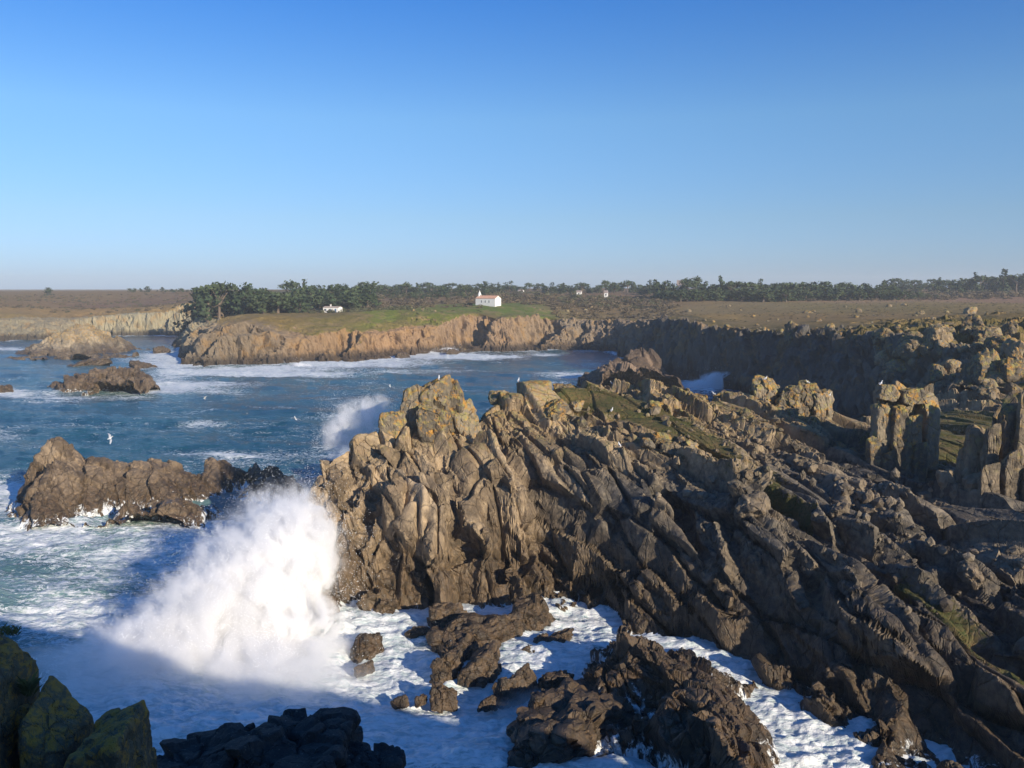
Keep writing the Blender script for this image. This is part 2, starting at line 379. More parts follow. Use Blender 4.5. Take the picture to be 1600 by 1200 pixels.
# front of the crag and the slabs, column by column
cz((700, 975, 0), (700, 900, 4), (700, 830, 7.5), (700, 760, 11), (700, 700, 13.5),
   (600, 970, 0), (600, 900, 4), (600, 830, 7), (600, 760, 10), (600, 710, 12.6), (650, 690, 14.2),
   (520, 965, 0), (520, 880, 4.4), (520, 800, 8.6), (525, 740, 11.2), (560, 975, -0.5), (650, 975, -0.5), (760, 955, 0), (760, 800, 8.8), (770, 700, 13.6),
   (800, 935, .5), (800, 880, 3.5), (800, 830, 6), (800, 780, 9.2), (800, 720, 12.4), (800, 660, 15),
   (900, 955, -.3), (900, 900, 3), (900, 850, 5.5), (900, 800, 8.5), (900, 740, 11.5), (900, 680, 14), (900, 640, 15.5),
   (980, 1000, 0), (980, 930, 3.4), (980, 860, 6.5), (980, 790, 9.8), (980, 720, 12.8), (980, 660, 15),
   (1050, 1025, .8), (1050, 950, 4), (1050, 870, 7), (1050, 800, 10), (1050, 720, 13.2), (1050, 660, 15.2),
   (1120, 1040, .6), (1120, 960, 4), (1120, 880, 7), (1120, 800, 10.2), (1120, 720, 13), (1120, 665, 14.8),
   (1200, 1092, 0), (1200, 1000, 3.4), (1200, 900, 7), (1200, 800, 10.5), (1200, 700, 13.5), (1200, 650, 15),
   (1300, 1140, 0), (1300, 1050, 3), (1300, 950, 6.5), (1300, 850, 9.5), (1300, 760, 11.6), (1300, 700, 12.6),
   (1400, 1190, 0.2), (1400, 1100, 2.8), (1400, 1000, 5.5), (1400, 900, 8.5), (1400, 800, 10.5), (1400, 745, 11.2),
   (1500, 1200, 1.0), (1500, 1100, 3.3), (1500, 1000, 6.1), (1500, 900, 8.8), (1500, 820, 9.6), (1500, 760, 9.8),
   (1600, 1200, 2.0), (1600, 1100, 4.1), (1600, 1000, 6.4), (1600, 900, 8.8), (1600, 820, 10), (1600, 760, 11.5),
   (1700, 1200, 2.6), (1700, 1050, 5.4), (1700, 900, 9.0), (1700, 760, 12.5))
# saddle of grass behind the pillars
cy((1440, 692, 92), (1480, 692, 92), (1510, 690, 93), (1440, 640, 116), (1500, 636, 118), (1600, 640, 116), (1700, 650, 112), (1700, 700, 92), (1600, 700, 92), (1380, 680, 95))
# the water round it
cz((480, 1000, -3), (560, 1010, -3), (650, 1010, -3), (720, 1000, -3), (780, 975, -3), (850, 975, -2.5), (920, 985, -2.5), (960, 1010, -2.5), (1010, 1045, -2.5),
   (1080, 1065, -3), (1150, 1100, -3), (1230, 1145, -3), (1330, 1195, -3), (1420, 1245, -3), (1500, 1300, -3), (1600, 1330, -1), (1700, 1330, 0))
cw((-24, 72, -4), (-25, 78, -4), (-26, 86, -4), (-24, 93, -4), (-17, 97, -4), (-8, 101, -4), (-3, 107, -4), (4, 112, -4), (14, 116, -4), (26, 117, -4), (36, 116, -4), (45, 114, 0),
   (-12, 93, 7), (-4, 98, 9), (8, 110.5, 9), (18, 112, 9), (30, 112, 8), (42, 111, 9), (50, 113, 10), (54, 122, 6), (60, 130, 9), (-30, 60, -5), (-10, 55, -5), (10, 45, -5), (25, 38, -4), (35, 34, 0), (60, 40, 1), (80, 60, 6), (90, 100, 14), (90, 130, 15), (72, 128, 14))
near_rbf = RBF(ctrl)
near_base = Table(near_rbf, -34, 96, 34, 134, 0.5)
def hit_near(px, py):
    a, b, c = ray(px, py)
    t = np.arange(36, 134, 0.1) / b
    h = near_base(a * t, b * t); zz = EYE + c * t
    i = np.argmax(zz < h) if (zz < h).any() else len(t) - 1
    return (a * t[i], b * t[i])
GUL = [  # pixel polyline, width m, depth m
    ([(748, 648), (800, 695), (850, 765), (905, 840), (960, 915), (1015, 975), (1070, 1015)], 0.9, 2.8),
    ([(694, 672), (708, 730), (716, 790), (722, 850), (690, 915), (672, 965)], 0.9, 1.9),
    ([(1005, 800), (1030, 870), (1065, 940), (1110, 1005), (1150, 1050)], 1.4, 3.0),
    ([(860, 660), (900, 700), (945, 760), (985, 830), (1010, 900)], 0.55, 1.5),
    ([(1030, 720), (1090, 790), (1150, 860), (1205, 930), (1270, 1010), (1330, 1080)], 0.8, 1.9),
    ([(1170, 740), (1260, 800), (1340, 855), (1410, 925), (1480, 1000), (1560, 1090), (1620, 1160)], 0.8, 2.0),
    ([(1330, 760), (1400, 830), (1470, 890), (1540, 960), (1620, 1030)], 1.0, 1.7),
    ([(1430, 800), (1500, 850), (1620, 925)], 1.0, 1.8),
    ([(548, 700), (600, 712), (650, 738), (692, 770)], 0.45, 1.0),
    ([(560, 668), (620, 690), (690, 706)], 0.4, 0.9),
    ([(505, 790), (540, 750), (560, 722)], 0.8, 2.0),
    ([(640, 760), (615, 810), (600, 870), (590, 940)], 0.5, 1.1),
    ([(590, 745), (570, 800), (560, 860)], 0.45, 1.0),
    ([(670, 790), (655, 850), (640, 920), (628, 965)], 0.45, 1.0),
    ([(840, 740), (850, 800), (870, 860), (900, 920)], 0.5, 1.2),
    ([(1130, 1010), (1200, 1040), (1300, 1090)], 0.5, 0.9),
    ([(1240, 840), (1290, 900), (1310, 960), (1370, 1030)], 0.55, 1.5),
    ([(1090, 690), (1180, 745), (1240, 790)], 0.7, 1.0),
    ([(1340, 950), (1400, 1010), (1450, 1080), (1520, 1160)], 0.6, 1.4),
]
RID = [  # crests of the slabs between them: width, height
    ([(770, 680), (780, 740), (800, 800)], 2.0, 1.6),
    ([(1150, 790), (1200, 860), (1230, 920)], 1.5, 1.3),
    ([(1180, 750), (1150, 800)], 1.6, 1.2),
    ([(1080, 880), (1130, 940), (1160, 990)], 1.4, 1.3),
    ([(880, 720), (925, 790), (960, 850), (985, 900)], 1.3, 1.2),
    ([(1330, 890), (1380, 960), (1430, 1040)], 1.3, 1.2),
    ([(540, 740), (600, 735), (660, 765)], 1.6, 1.0),
    ([(1440, 940), (1500, 1010), (1580, 1100)], 1.3, 1.2),
    ([(560, 690), (620, 700), (680, 720)], 1.0, 0.8),
]
G2 = [([hit_near(*p) for p in pl], w, d) for pl, w, d in GUL]
R2 = [([hit_near(*p) for p in pl], w, d) for pl, w, d in RID]
GRASS = [([hit_near(*p) for p in pl], w) for pl, w in [
    ([(900, 618), (950, 625), (1010, 640), (1060, 665), (1110, 700), (1180, 742)], 3.2),
    ([(1440, 690), (1500, 690), (1560, 690)], 7.0), ([(1450, 650), (1520, 655)], 8.0),
    ([(1180, 742), (1260, 790)], 1.4), ([(1400, 880), (1470, 930), (1560, 1010), (1640, 1070)], 0.55)]]
# reef between the foam and the channel
rc = []
for px, py, z in [(1010, 1005, 4.3), (1060, 1025, 4.2), (960, 1040, 3.2), (905, 1010, 1.6), (900, 1060, 1.0), (880, 1045, -.5), (870, 1020, -1.5), (950, 1000, 0.6), (1000, 990, 2.0),
                  (1040, 1060, 4.6), (1120, 1060, 4.6), (1165, 1095, 3.8), (1195, 1150, 2.4), (1225, 1190, 1.5), (1120, 1110, 5.2), (1060, 1110, 3.2), (1000, 1080, 4.2), (950, 1100, 2.8),
                  (900, 1110, 1.8), (870, 1130, 1.6), (830, 1150, 1.3), (790, 1170, .6), (840, 1170, 1.0), (900, 1160, 1.2), (960, 1140, .6), (1000, 1170, -.8), (930, 1185, -1.2), (860, 1195, -.6),
                  (1020, 1130, 1.8), (1050, 1160, 2.0), (1100, 1160, 4.0), (1150, 1170, 3.6), (1100, 1220, 3.0), (1180, 1230, 2.0), (1040, 1220, .6), (980, 1230, -1),
                  (770, 1180, -1.6), (800, 1130, -1.6), (850, 1095, -1.4), (860, 1070, -1.6), (1085, 1042, 1), (1130, 1062, .5), (1190, 1110, -.6), (1225, 1150, -1.2), (1260, 1195, -1.6), (1090, 1035, -1.5), (1150, 1075, -1), (1260, 1150, -3), (1180, 1080, -3),
                  (740, 1120, -3), (700, 1190, -3), (850, 1040, -3), (900, 990, -3), (1300, 1220, -3), (1240, 1300, -2), (1100, 1300, 1), (950, 1300, -3), (800, 1260, -3)]:
    rc.append(at_z(px, py, z))
reef_rbf = RBF(rc)
reef_base = Table(reef_rbf, -14, 40, 34, 84, 0.4)

def near_field():
    # finer towards the viewer, coarser behind
    yy = np.concatenate([np.arange(42, 94, 0.085), np.arange(94, 134, 0.14)])
    uu = np.concatenate([np.arange(-0.29, 0.66, 0.00112), np.arange(0.66, 0.82, 0.004)])
    Y, U = np.meshgrid(yy, uu, indexing='ij'); X = (U * Y).astype(F32); Y = Y.astype(F32)
    H = near_base(X, Y)
    x, y = X.ravel(), Y.ravel(); h = H.ravel()
    wob = fbm(xyz(x, y) * 0.45, 4, seed=3) * 0.55; wob2 = fbm(xyz(x, y) * 0.45, 4, seed=9) * 0.55
    dry = smooth(-1.5, 1.0, h)
    gd = np.zeros_like(h)
    for pl, w, d in G2:
        q, s, L = seg_dist(x + wob, y + wob2, pl)
        taper = np.clip(np.minimum(s, L - s) / (0.15 * L) + 0.35, 0, 1)
        gd += 1.6 * d * taper * (0.65 * np.exp(-(q / w) ** 2) + 0.35 * np.exp(-(q / (w * 2.4)) ** 2))
    for pl, w, d in R2:
        q, s, L = seg_dist(x + wob, y + wob2, pl); gd -= d * np.exp(-(q / w) ** 2)
    h = h - np.minimum(gd, 5.0) * dry
    grass = np.zeros_like(h)
    for pl, w in GRASS:
        q, _, _ = seg_dist(x + wob * 1.2, y + wob2 * 1.2, pl); grass = np.maximum(grass, np.exp(-(q / w) ** 2))
    hr = np.where((x > -13) & (x < 39) & (y > 35) & (y < 83), reef_base(x, y) - 0.35 - 0.7 * smooth(9, 4, x), -9)
    reef = hr > h
    # keep the reef's own small relief
    h2 = np.where(reef, hr, h)
    P = xyz(x, y, h2)
    g = P.reshape(*X.shape, 3)
    du = np.gradient(g, axis=0); dv = np.gradient(g, axis=1); Nn = np.cross(dv.reshape(-1, 3), du.reshape(-1, 3))
    Nn /= np.linalg.norm(Nn, axis=1, keepdims=True) + 1e-9; Nn = np.where(Nn[:, 2:3] < 0, -Nn, Nn)
    # crag: steeper plates; slabs: long along the joints
    crag = smooth(2, -4, x - (90 - y) * 0.15)
    fa, Ra = blocks(P, frame(JN, (10.0, 2.8, 3.4)), 1, 1.15, 1.25, 0.8, 0.07, 0.10, bias=(0.1, 0.75, 0), soft=0.13)
    fb, Rb = blocks(P, frame((0.36, -0.60, -0.95), (7.0, 2.6, 3.2)), 2, 1.1, 1.3, 0.9, 0.07, 0.10, bias=(0, 0.5, 0), soft=0.13)
    f1 = fa * (1 - crag) + fb * crag
    f2, Rc = blocks(P, frame((0.55, -0.75, -0.45), (3.4, 1.2, 1.3)), 3, 0.40, 1.05, 0.30, 0.06, 0.12, bias=(0, 0.5, 0), soft=0.11)
    f3, Rd = blocks(P, frame((0.35, -0.7, -0.8), (1.3, 0.55, 0.65)), 4, 0.13, 1.2, 0.12, 0.07, 0.15, soft=0.10)
    amt = fbm(P * 0.16, 3, seed=5); rough = np.clip(0.56 + 0.05 * (1 - crag) + amt * 2.1, 0.08, 1.2)
    rough = np.where(reef, 0.95, rough)
    gsoft = 1 - 0.8 * smooth(0.35, 0.8, grass)
    global TONE
    TONE = (0.45 * (Ra[:, 3] * (1 - crag) + Rb[:, 3] * crag) + 0.35 * Rc[:, 3] + 0.2 * Rd[:, 3]).astype(F32)
    f = (f1 * np.where(reef, 0.7, 1.0) + f2 * rough) * gsoft + f3 * rough * gsoft + 0.03 * fbm(P * 2.2, 4, ridged=True, seed=2) * gsoft * rough - 0.25
    f *= smooth(-3.2, -0.5, h2) * 0.95
    D = Nn * 0.75 + np.array([0.10, -0.12, 0.42]); D /= np.linalg.norm(D, axis=1, keepdims=True)
    V = P + D * f[:, None]
    F = grid_faces(*X.shape).reshape(-1, 4)[:, ::-1]
    zc = V[F[:, 0], 2]; up = (zc > -1.4)
    global NREEF
    NREEF = reef
    return V, F, up, reef[F[:, 0]], grass, crag, x
V, F, up, isreef, grass, crag, nx = near_field()
# the gully from the notch beside the pinnacle down to the foam divides the crag from the slabs
divide = [(745, 640)] + GUL[0][0]
dl = np.array([hit_near(*p) for p in GUL[0][0]]); dl = np.vstack([[dl[0][0] - 0.5, 130], dl, [dl[-1][0] + 12, 40]])
o_ = np.argsort(-dl[:, 1]); xdiv = np.interp(-V[F[:, 0], 1], -dl[o_, 1], dl[o_, 0])
iscrag = (V[F[:, 0], 0] < xdiv)
lowz = V[:, 2]
wash = np.where(NREEF, 0.70 * smooth(4.2, 0.0, lowz), 0.55 * smooth(1.6, -0.3, lowz))
at = {'grass': grass, 'wash': wash.astype(F32), 'tone': TONE, 'grey': (smooth(0, 9, V[:, 0] + 0.35 * (V[:, 1] - 80)) * smooth(15.5, 11, V[:, 2]) * 0.92).astype(F32)}
slabs = link(bpy.data.objects.new('rocky_shore', sub_mesh('rocky_shore', V, F, up & ~isreef & ~iscrag, M_rock, at)))
tag(slabs, 'long slope of dark jointed granite slabs running down to the channel', None, None, 'structure')
crag_o = link(bpy.data.objects.new('rock_crag', sub_mesh('rock_crag', V, F, up & ~isreef & iscrag, M_rock, at)))
tag(crag_o, 'tall brown sunlit granite crag beside the big white splash', 'rock')
reef_o = link(bpy.data.objects.new('reef', sub_mesh('reef', V, F, up & isreef, M_reef, at)))
tag(reef_o, 'wet dark brown reef between the white surf and the narrow foamy channel', 'rock')
NEARV = V
del F

# ------------------------------------------------------------------ ground under the viewer: the headland that throws its shadow over the cove
ng = RBF([(0, -2, 28.3), (0, 1.2, 28.0), (-2.5, 3, 26.8), (-6, 0, 28.5), (-12, 0, 28), (-20, -2, 24), (-30, -5, 12), (-42, -5, -3), (0, 5, 24.5), (-5, 8, 22.8), (-10, 8, 22.5), (-4, 12, 19.5), (-9, 12, 19.8), (-16, 12, 14), (-6, 19, 12), (-10, 20, 11),
          (-2, 26, 7), (-10, 27, 5), (-6, 34, -3), (4, 30, -3), (-18, 22, -3), (-20, 34, -5), (4, 9, 19), (10, 12, 12), (12, 20, -3), (20, 25, -4), (6, -1, 30.3), (13, -1, 32.3), (19, -1, 34.2), (24, -1, 33.2), (32, -1, 29), (41, -1, 28), (47, -1, 24.3), (56, -1, 23.2), (66, -1, 14),
          (86, 0, 12), (105, 0, 12), (20, 8, 20), (34, 12, 16), (48, 16, 12), (64, 18, 10), (30, 22, 6), (40, 30, 3), (60, 32, 8), (90, 40, 10), (0, -30, 30), (30, -30, 28), (60, -30, 20), (100, -30, 12), (-30, -30, 20), (-45, -30, -3), (0, -60, 30), (60, -60, 30)])
gx, gy = np.meshgrid(np.arange(-46, 112, 0.45), np.arange(-60, 36, 0.45), indexing='ij')
gh = ng(gx, gy); gP = xyz(gx.ravel(), gy.ravel(), gh.ravel())
gf, _ = blocks(gP, frame(JN, (4.0, 2.2, 2.2)), 11, 0.7, 1.0, 0.3, 0.1)
gP[:, 2] += np.where(np.hypot(gP[:, 0], gP[:, 1]) < 4, 0.1, 0.8) * gf + 0.12 * fbm(gP, 3)
gF = grid_faces(*gx.shape).reshape(-1, 4)
o = link(bpy.data.objects.new('headland', sub_mesh('headland', gP, gF, gP[gF[:, 0], 2] > -2.5, M_rock, {'grass': np.zeros(len(gP)), 'wash': np.zeros(len(gP)), 'tone': np.full(len(gP), 0.5)})))
tag(o, 'headland under the viewpoint', None, None, 'structure')

# ------------------------------------------------------------------ THE FAR SHORE
COAST = [(62, 108), (56, 118), (59, 128), (67, 150), (73, 180), (72, 215), (66, 250), (57, 280), (52, 320), (49, 360), (47, 392), (41, 409), (31, 409), (15, 402), (6, 403), (0, 400), (-14, 398), (-30, 393),
         (-42, 384), (-51, 369), (-58, 352), (-64, 346), (-72, 352), (-78, 343), (-84, 346), (-88, 336), (-102, 328), (-119, 322), (-130, 330), (-140, 352), (-152, 388), (-166, 413), (-176, 440), (-182, 490), (-205, 524), (-228, 532),
         (-246, 528), (-262, 524), (-276, 492), (-292, 476), (-330, 462), (-420, 430), (-520, 430), (-800, 450), (-2600, 450), (-2600, 3200), (2600, 3200), (2600, 40), (100, 40), (92, 100)]
lc = []
for px, py, y in [(1010, 505, 370), (1040, 506, 310), (1100, 512, 275), (1160, 515, 255), (1220, 522, 225), (1300, 528, 198), (1380, 528, 175), (1500, 497, 230), (1590, 490, 205), (1480, 600, 138), (1410, 600, 152),
                  (1560, 575, 145), (1440, 560, 162), (1540, 530, 165), (1600, 560, 140), (1640, 600, 125), (1500, 632, 122), (1600, 640, 116), (1440, 640, 118), (1420, 520, 190), (1100, 472, 540), (1300, 470, 600), (1600, 474, 500), (1100, 490, 350), (1300, 495, 330), (1450, 482, 380),
                  (1550, 476, 430), (1300, 457, 750), (1600, 452, 800), (1050, 462, 700), (762, 478, 455), (700, 481, 455), (820, 478, 460), (600, 487, 405), (650, 490, 402), (700, 492, 412), (760, 488, 425), (850, 492, 440), (900, 496, 450), (950, 500, 452), (1000, 492, 480),
                  (1010, 470, 600), (900, 475, 520), (850, 460, 650), (700, 462, 650), (600, 465, 600), (520, 489, 430), (450, 484, 500), (300, 494, 385), (340, 489, 365), (400, 496, 360), (470, 506, 362), (530, 502, 372), (570, 500, 378), (400, 490, 420), (240, 478, 560), (290, 474, 560),
                  (330, 480, 430), (100, 483, 550), (0, 481, 540), (-150, 481, 540), (60, 472, 650), (-100, 472, 650), (170, 486, 620), (150, 474, 700), (0, 461, 850), (200, 458, 850), (300, 457, 800), (500, 455, 800), (800, 453, 850), (1000, 452, 850), (-200, 458, 900), (1800, 455, 800), (1800, 480, 400), (1800, 520, 180)]:
    lc.append(at_y(px, py, y))
lc += [(-800, 1500, 24), (0, 1500, 25), (800, 1500, 25), (-2000, 3000, 24), (2000, 3000, 24), (0, 3000, 24), (130, 90, 16), (200, 120, 20), (-2000, 600, 22), (2000, 400, 24), (80, 108, 13.5)]
land_in = RBF(lc)
widths = RBF([(70, 200, 6), (70, 130, 9), (50, 340, 7), (45, 400, 12), (20, 410, 17), (0, 405, 9), (-30, 395, 8.5), (-55, 360, 9), (-80, 345, 8), (-110, 330, 13), (-130, 330, 15), (-150, 390, 14), (-200, 530, 8), (-240, 530, 9), (-262, 520, 26), (-300, 476, 30), (-500, 430, 34), (110, 60, 20)])
tints = []  # place, vegetation colour, rock colour
for px, py, y, v, r in [
    (620, 492, 400, (.115, .145, .030), (.30, .20, .11)), (700, 487, 430, (.120, .150, .032), (.28, .20, .125)), (762, 482, 450, (.10, .15, .03), (.28, .19, .11)), (850, 480, 460, (.105, .14, .035), (.26, .19, .12)), (540, 495, 380, (.15, .13, .045), (.31, .21, .12)),
    (640, 520, 385, (.15, .13, .045), (.33, .215, .12)), (760, 530, 402, (.16, .12, .06), (.29, .205, .13)), (600, 470, 560, (.16, .115, .085), (.22, .17, .12)), (700, 470, 560, (.18, .125, .085), (.22, .17, .12)), (900, 500, 450, (.19, .155, .075), (.26, .21, .15)), (920, 480, 500, (.15, .11, .06), (.24, .19, .14)),
    (960, 470, 600, (.17, .11, .075), (.22, .17, .12)), (1000, 500, 420, (.17, .13, .06), (.20, .16, .12)), (470, 495, 380, (.17, .13, .05), (.22, .175, .125)), (400, 505, 350, (.19, .145, .06), (.22, .175, .12)), (330, 505, 345, (.20, .155, .075), (.25, .21, .155)), (300, 490, 400, (.21, .16, .075), (.30, .27, .19)),
    (240, 490, 545, (.22, .16, .08), (.34, .31, .21)), (150, 480, 600, (.21, .14, .07), (.28, .22, .14)), (190, 474, 640, (.15, .09, .06), (.22, .16, .12)), (60, 480, 560, (.24, .17, .085), (.30, .26, .17)), (100, 462, 800, (.19, .13, .06), (.2, .16, .12)), (0, 490, 500, (.22, .17, .08), (.28, .25, .17)),
    (400, 460, 700, (.10, .09, .05), (.2, .16, .12)), (800, 458, 800, (.12, .09, .06), (.2, .16, .12)), (1100, 495, 330, (.23, .17, .08), (.20, .17, .13)), (1200, 500, 300, (.20, .15, .075), (.16, .145, .12)), (1300, 500, 300, (.20, .145, .075), (.17, .15, .12)), (1150, 478, 450, (.20, .155, .075), (.2, .17, .13)),
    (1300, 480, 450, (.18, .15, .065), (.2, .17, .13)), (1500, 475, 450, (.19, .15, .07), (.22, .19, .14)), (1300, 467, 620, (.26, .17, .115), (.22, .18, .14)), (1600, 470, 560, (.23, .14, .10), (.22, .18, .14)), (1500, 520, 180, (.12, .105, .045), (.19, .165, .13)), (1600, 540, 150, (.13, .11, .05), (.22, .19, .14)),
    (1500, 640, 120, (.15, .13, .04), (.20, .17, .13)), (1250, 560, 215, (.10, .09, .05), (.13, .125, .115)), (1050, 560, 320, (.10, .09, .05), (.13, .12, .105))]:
    p = at_y(px, py, y); tints.append((p[0], p[1], v, r))

def land_height(x, y, detail=True):
    sd, pos, _ = seg_dist(x, y, COAST, True); ins = inside(x, y, COAST); sd = np.where(ins, sd, -sd).astype(F32)
    r1 = fbm(xyz(x, y) * 0.045, 3, seed=21); r2 = fbm(xyz(x, y) * 0.16, 4, ridged=True, seed=22)
    w = np.clip(Twidth(x, y) * (1 + 0.9 * fbm(xyz(x, y) * 0.022, 2, seed=24)), 5, 60)
    sdn = sd + r1 * np.minimum(9, w * 0.7) - (0.5 - r2 * 0.5) * np.minimum(4.5, w * 0.4) + 1.5
    t = np.clip(sdn / w, 0, 2.2)
    steep = np.minimum(1, t) ** 0.72; soft = 0.56 * np.minimum(1, t * 1.3) ** 0.75 + 0.44 * smooth(-0.2, 3.4, sdn / w)
    k = smooth(-5, -15, x - 0.25 * (y - 400)) * smooth(395, 400, y + 0 * x + 200 * (x < 20)) * np.where(x < 35, 1, 0); prof = steep * (1 - k) + soft * k
    Hn = Tland(x, y) + 0.5 * fbm(xyz(x, y) * 0.03, 3, seed=31) * smooth(10, 60, sd) + 0.25 * fbm(xyz(x, y) * 0.25, 3, seed=32)
    for (gx0, gy0, gx1, gy1, gw, gd_) in FARG:
        q, s_, L_ = seg_dist(x, y, [(gx0, gy0), (gx1, gy1)]); prof = prof * (1 - gd_ * np.exp(-((q + 1.5 * r1) / gw) ** 4) * smooth(-0.02, 0.25, 1 - s_ / L_))
    Hn = Hn + 3.0 * fbm(xyz(x, y) * 0.02, 3, seed=35) * smooth(70, 5, sd) * smooth(150, 260, y)
    h = np.where(sdn > 0, Hn * prof + 0.4, -3.0 + np.clip(sdn * 0.2 + 2.5, -2, 2.5))
    return h.astype(F32), sdn, w
Tland = None
FARG = [(-87, 340, -66, 366, 5.0, 1.0), (-68, 346, -44, 374, 6.5, 1.0), (-50, 366, -34, 386, 3, .7), (-32, 391, -12, 414, 5.5, 1.0), (-20, 396, -8, 410, 2.5, .7), (6, 401, 24, 430, 7.5, 1.0), (30, 408, 40, 424, 3, .6), (-124, 326, -106, 348, 4, .8), (-106, 326, -94, 344, 2.5, .6), (-200, 512, -180, 545, 5, .8), (-228, 530, -212, 556, 4, .7)]
def _tab(f):
    # a table in (x/y-ish) would waste room: two plain tables, near and far
    a = Table(f, -760, 800, 90, 1300, 5.0); b = Table(f, -2700, 2700, 0, 3300, 40.0)
    return lambda x, y: np.where((x > -755) & (x < 795) & (y > 92) & (y < 1295), a(x, y), b(x, y))
Tland = _tab(land_in); Twidth = _tab(widths)
def far_field():
    rows = [106.0]
    while rows[-1] < 3100:
        r = rows[-1]
        st = 0.30 + 0.0002 * max(0, r - 150)
        if 262 < r < 318: st = 1.0
        if r > 545: st = 1.5 + (r - 545) * 0.012
        elif r > 440: st = 0.45 + (r - 440) * 0.010
        rows.append(r + st)
    yy = np.array(rows)
    uu = np.concatenate([np.arange(-1.2, -0.66, 0.012), np.arange(-0.66, 0.66, 0.00135), np.arange(0.66, 1.3, 0.012)])
    Y, U = np.meshgrid(yy, uu, indexing='ij'); X = U * Y
    x = X.ravel().astype(F32); y = Y.ravel().astype(F32)
    # drop open water before the costly part
    xs, ys = x, y
    sd, _, _ = seg_dist(xs, ys, COAST, True); wet = (~inside(xs, ys, COAST)) & (sd > 9)
    h = np.full(len(x), -4, F32); sdn = np.full(len(x), -9, F32); w = np.full(len(x), 10, F32)
    m = ~wet; h[m], sdn[m], w[m] = land_height(x[m], y[m])
    P = xyz(x, y, h); g = P.reshape(*X.shape, 3)
    Nn = np.cross(np.gradient(g, axis=1).reshape(-1, 3), np.gradient(g, axis=0).reshape(-1, 3)); Nn /= np.linalg.norm(Nn, axis=1, keepdims=True) + 1e-9
    Nn = np.where(Nn[:, 2:3] < 0, -Nn, Nn)
    near = np.clip(250 / y, 0.5, 1.3)
    slope = smooth(0.92, 0.70, Nn[:, 2])
    rocky = m & (y < 620)
    f = np.zeros(len(x), F32)
    Pr = P[rocky]
    fa, _ = blocks(Pr, frame((0.25, -0.35, -0.9), (9.0, 4.5, 4.5)), 5, 1.6, 1.0, 0.9, 0.10, 0.3)
    fb, _ = blocks(Pr, frame((0.25, -0.35, -0.9), (3.6, 1.8, 1.8)), 6, 0.7, 1.0, 0.4, 0.10, 0.3)
    boulder = smooth(260, 200, Pr[:, 1]) * smooth(8, 12, Pr[:, 0] * 0 + 12)
    amt = np.clip(slope[rocky] + 0.75 * boulder * smooth(0.0, 0.25, fbm(Pr * 0.06, 2, seed=41) + 0.2) + 0.35 * smooth(2.2, 0.8, sdn[rocky] / w[rocky]), 0.02, 1)
    f[rocky] = (fa + fb) * amt
    f *= smooth(-2.5, 0.5, h)
    D = Nn * 0.8 + np.array([0, -0.05, 0.3]); D /= np.linalg.norm(D, axis=1, keepdims=True)
    V = P + D * f[:, None]
    # cover
    wx = x + 18 * fbm(P * 0.03, 3, seed=51); wy = y + 18 * fbm(P * 0.03, 3, seed=52)
    cv = np.zeros((len(x), 3), F32); ck = np.zeros((len(x), 3), F32); sw = np.zeros(len(x), F32)
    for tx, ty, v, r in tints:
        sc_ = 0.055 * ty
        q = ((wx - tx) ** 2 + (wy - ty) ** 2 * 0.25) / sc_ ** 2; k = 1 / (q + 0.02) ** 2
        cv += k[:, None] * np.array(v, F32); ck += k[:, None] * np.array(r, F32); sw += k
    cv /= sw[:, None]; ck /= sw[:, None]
    # the footpath over the plateau
    pth = np.array([at_y(a, b, c)[:2] for a, b, c in [(1040, 492, 380), (1090, 486, 405), (1150, 485, 395), (1200, 485, 392), (1300, 484, 400), (1400, 484, 402), (1500, 484, 405), (1620, 484, 400)]])
    q, _, _ = seg_dist(x + 2 * fbm(P * 0.05, 2), y + 2 * fbm(P * 0.05, 2, seed=3), pth)
    pf = np.exp(-(q / 1.6) ** 2)[:, None] * 0.6; cv = cv * (1 - pf) + np.array([.33, .27, .16], F32) * pf
    veg = np.clip(smooth(0.75, 1.5, sdn / w + 0.25 * fbm(P * 0.1, 3, seed=61)) * (1 - 0.9 * slope) - 0.35 * np.where(rocky, 1, 0) * smooth(230, 180, y) * smooth(0.0, 0.3, fbm(P * 0.06, 2, seed=41) + 0.2), 0, 1)
    veg *= 1 - 0.55 * smooth(-84, -92, x) * smooth(-150, -140, x - 0) * smooth(375, 350, y)
    rim = smooth(40, 6, sdn) * (x > 40) * (y < 420); veg = np.clip(veg - 0.5 * rim * smooth(0.05, 0.35, fbm(P * 0.3, 4, seed=43)), 0, 1)
    F = grid_faces(*X.shape).reshape(-1, 4)[:, ::-1]
    fx, fy = V[F[:, 0], 0], V[F[:, 0], 1]
    keep = (V[F].max(1)[:, 2] > -1.2) & m[F].all(1) & ~((fy < 133) & (fx < 72) ) & ((fy > 110) | (fx > 70))
    return V, F, keep, {'cover': cv, 'rock': ck, 'veg': veg}
V, F, keep, at = far_field()
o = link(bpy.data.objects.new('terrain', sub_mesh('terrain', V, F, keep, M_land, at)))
tag(o, 'far shore of the bay with cliffs, brown heath and green turf', None, None, 'structure')
TER = o
del V, F, keep

def land_z(x, y):
    return float(land_height(np.array([x], F32), np.array([y], F32))[0][0])

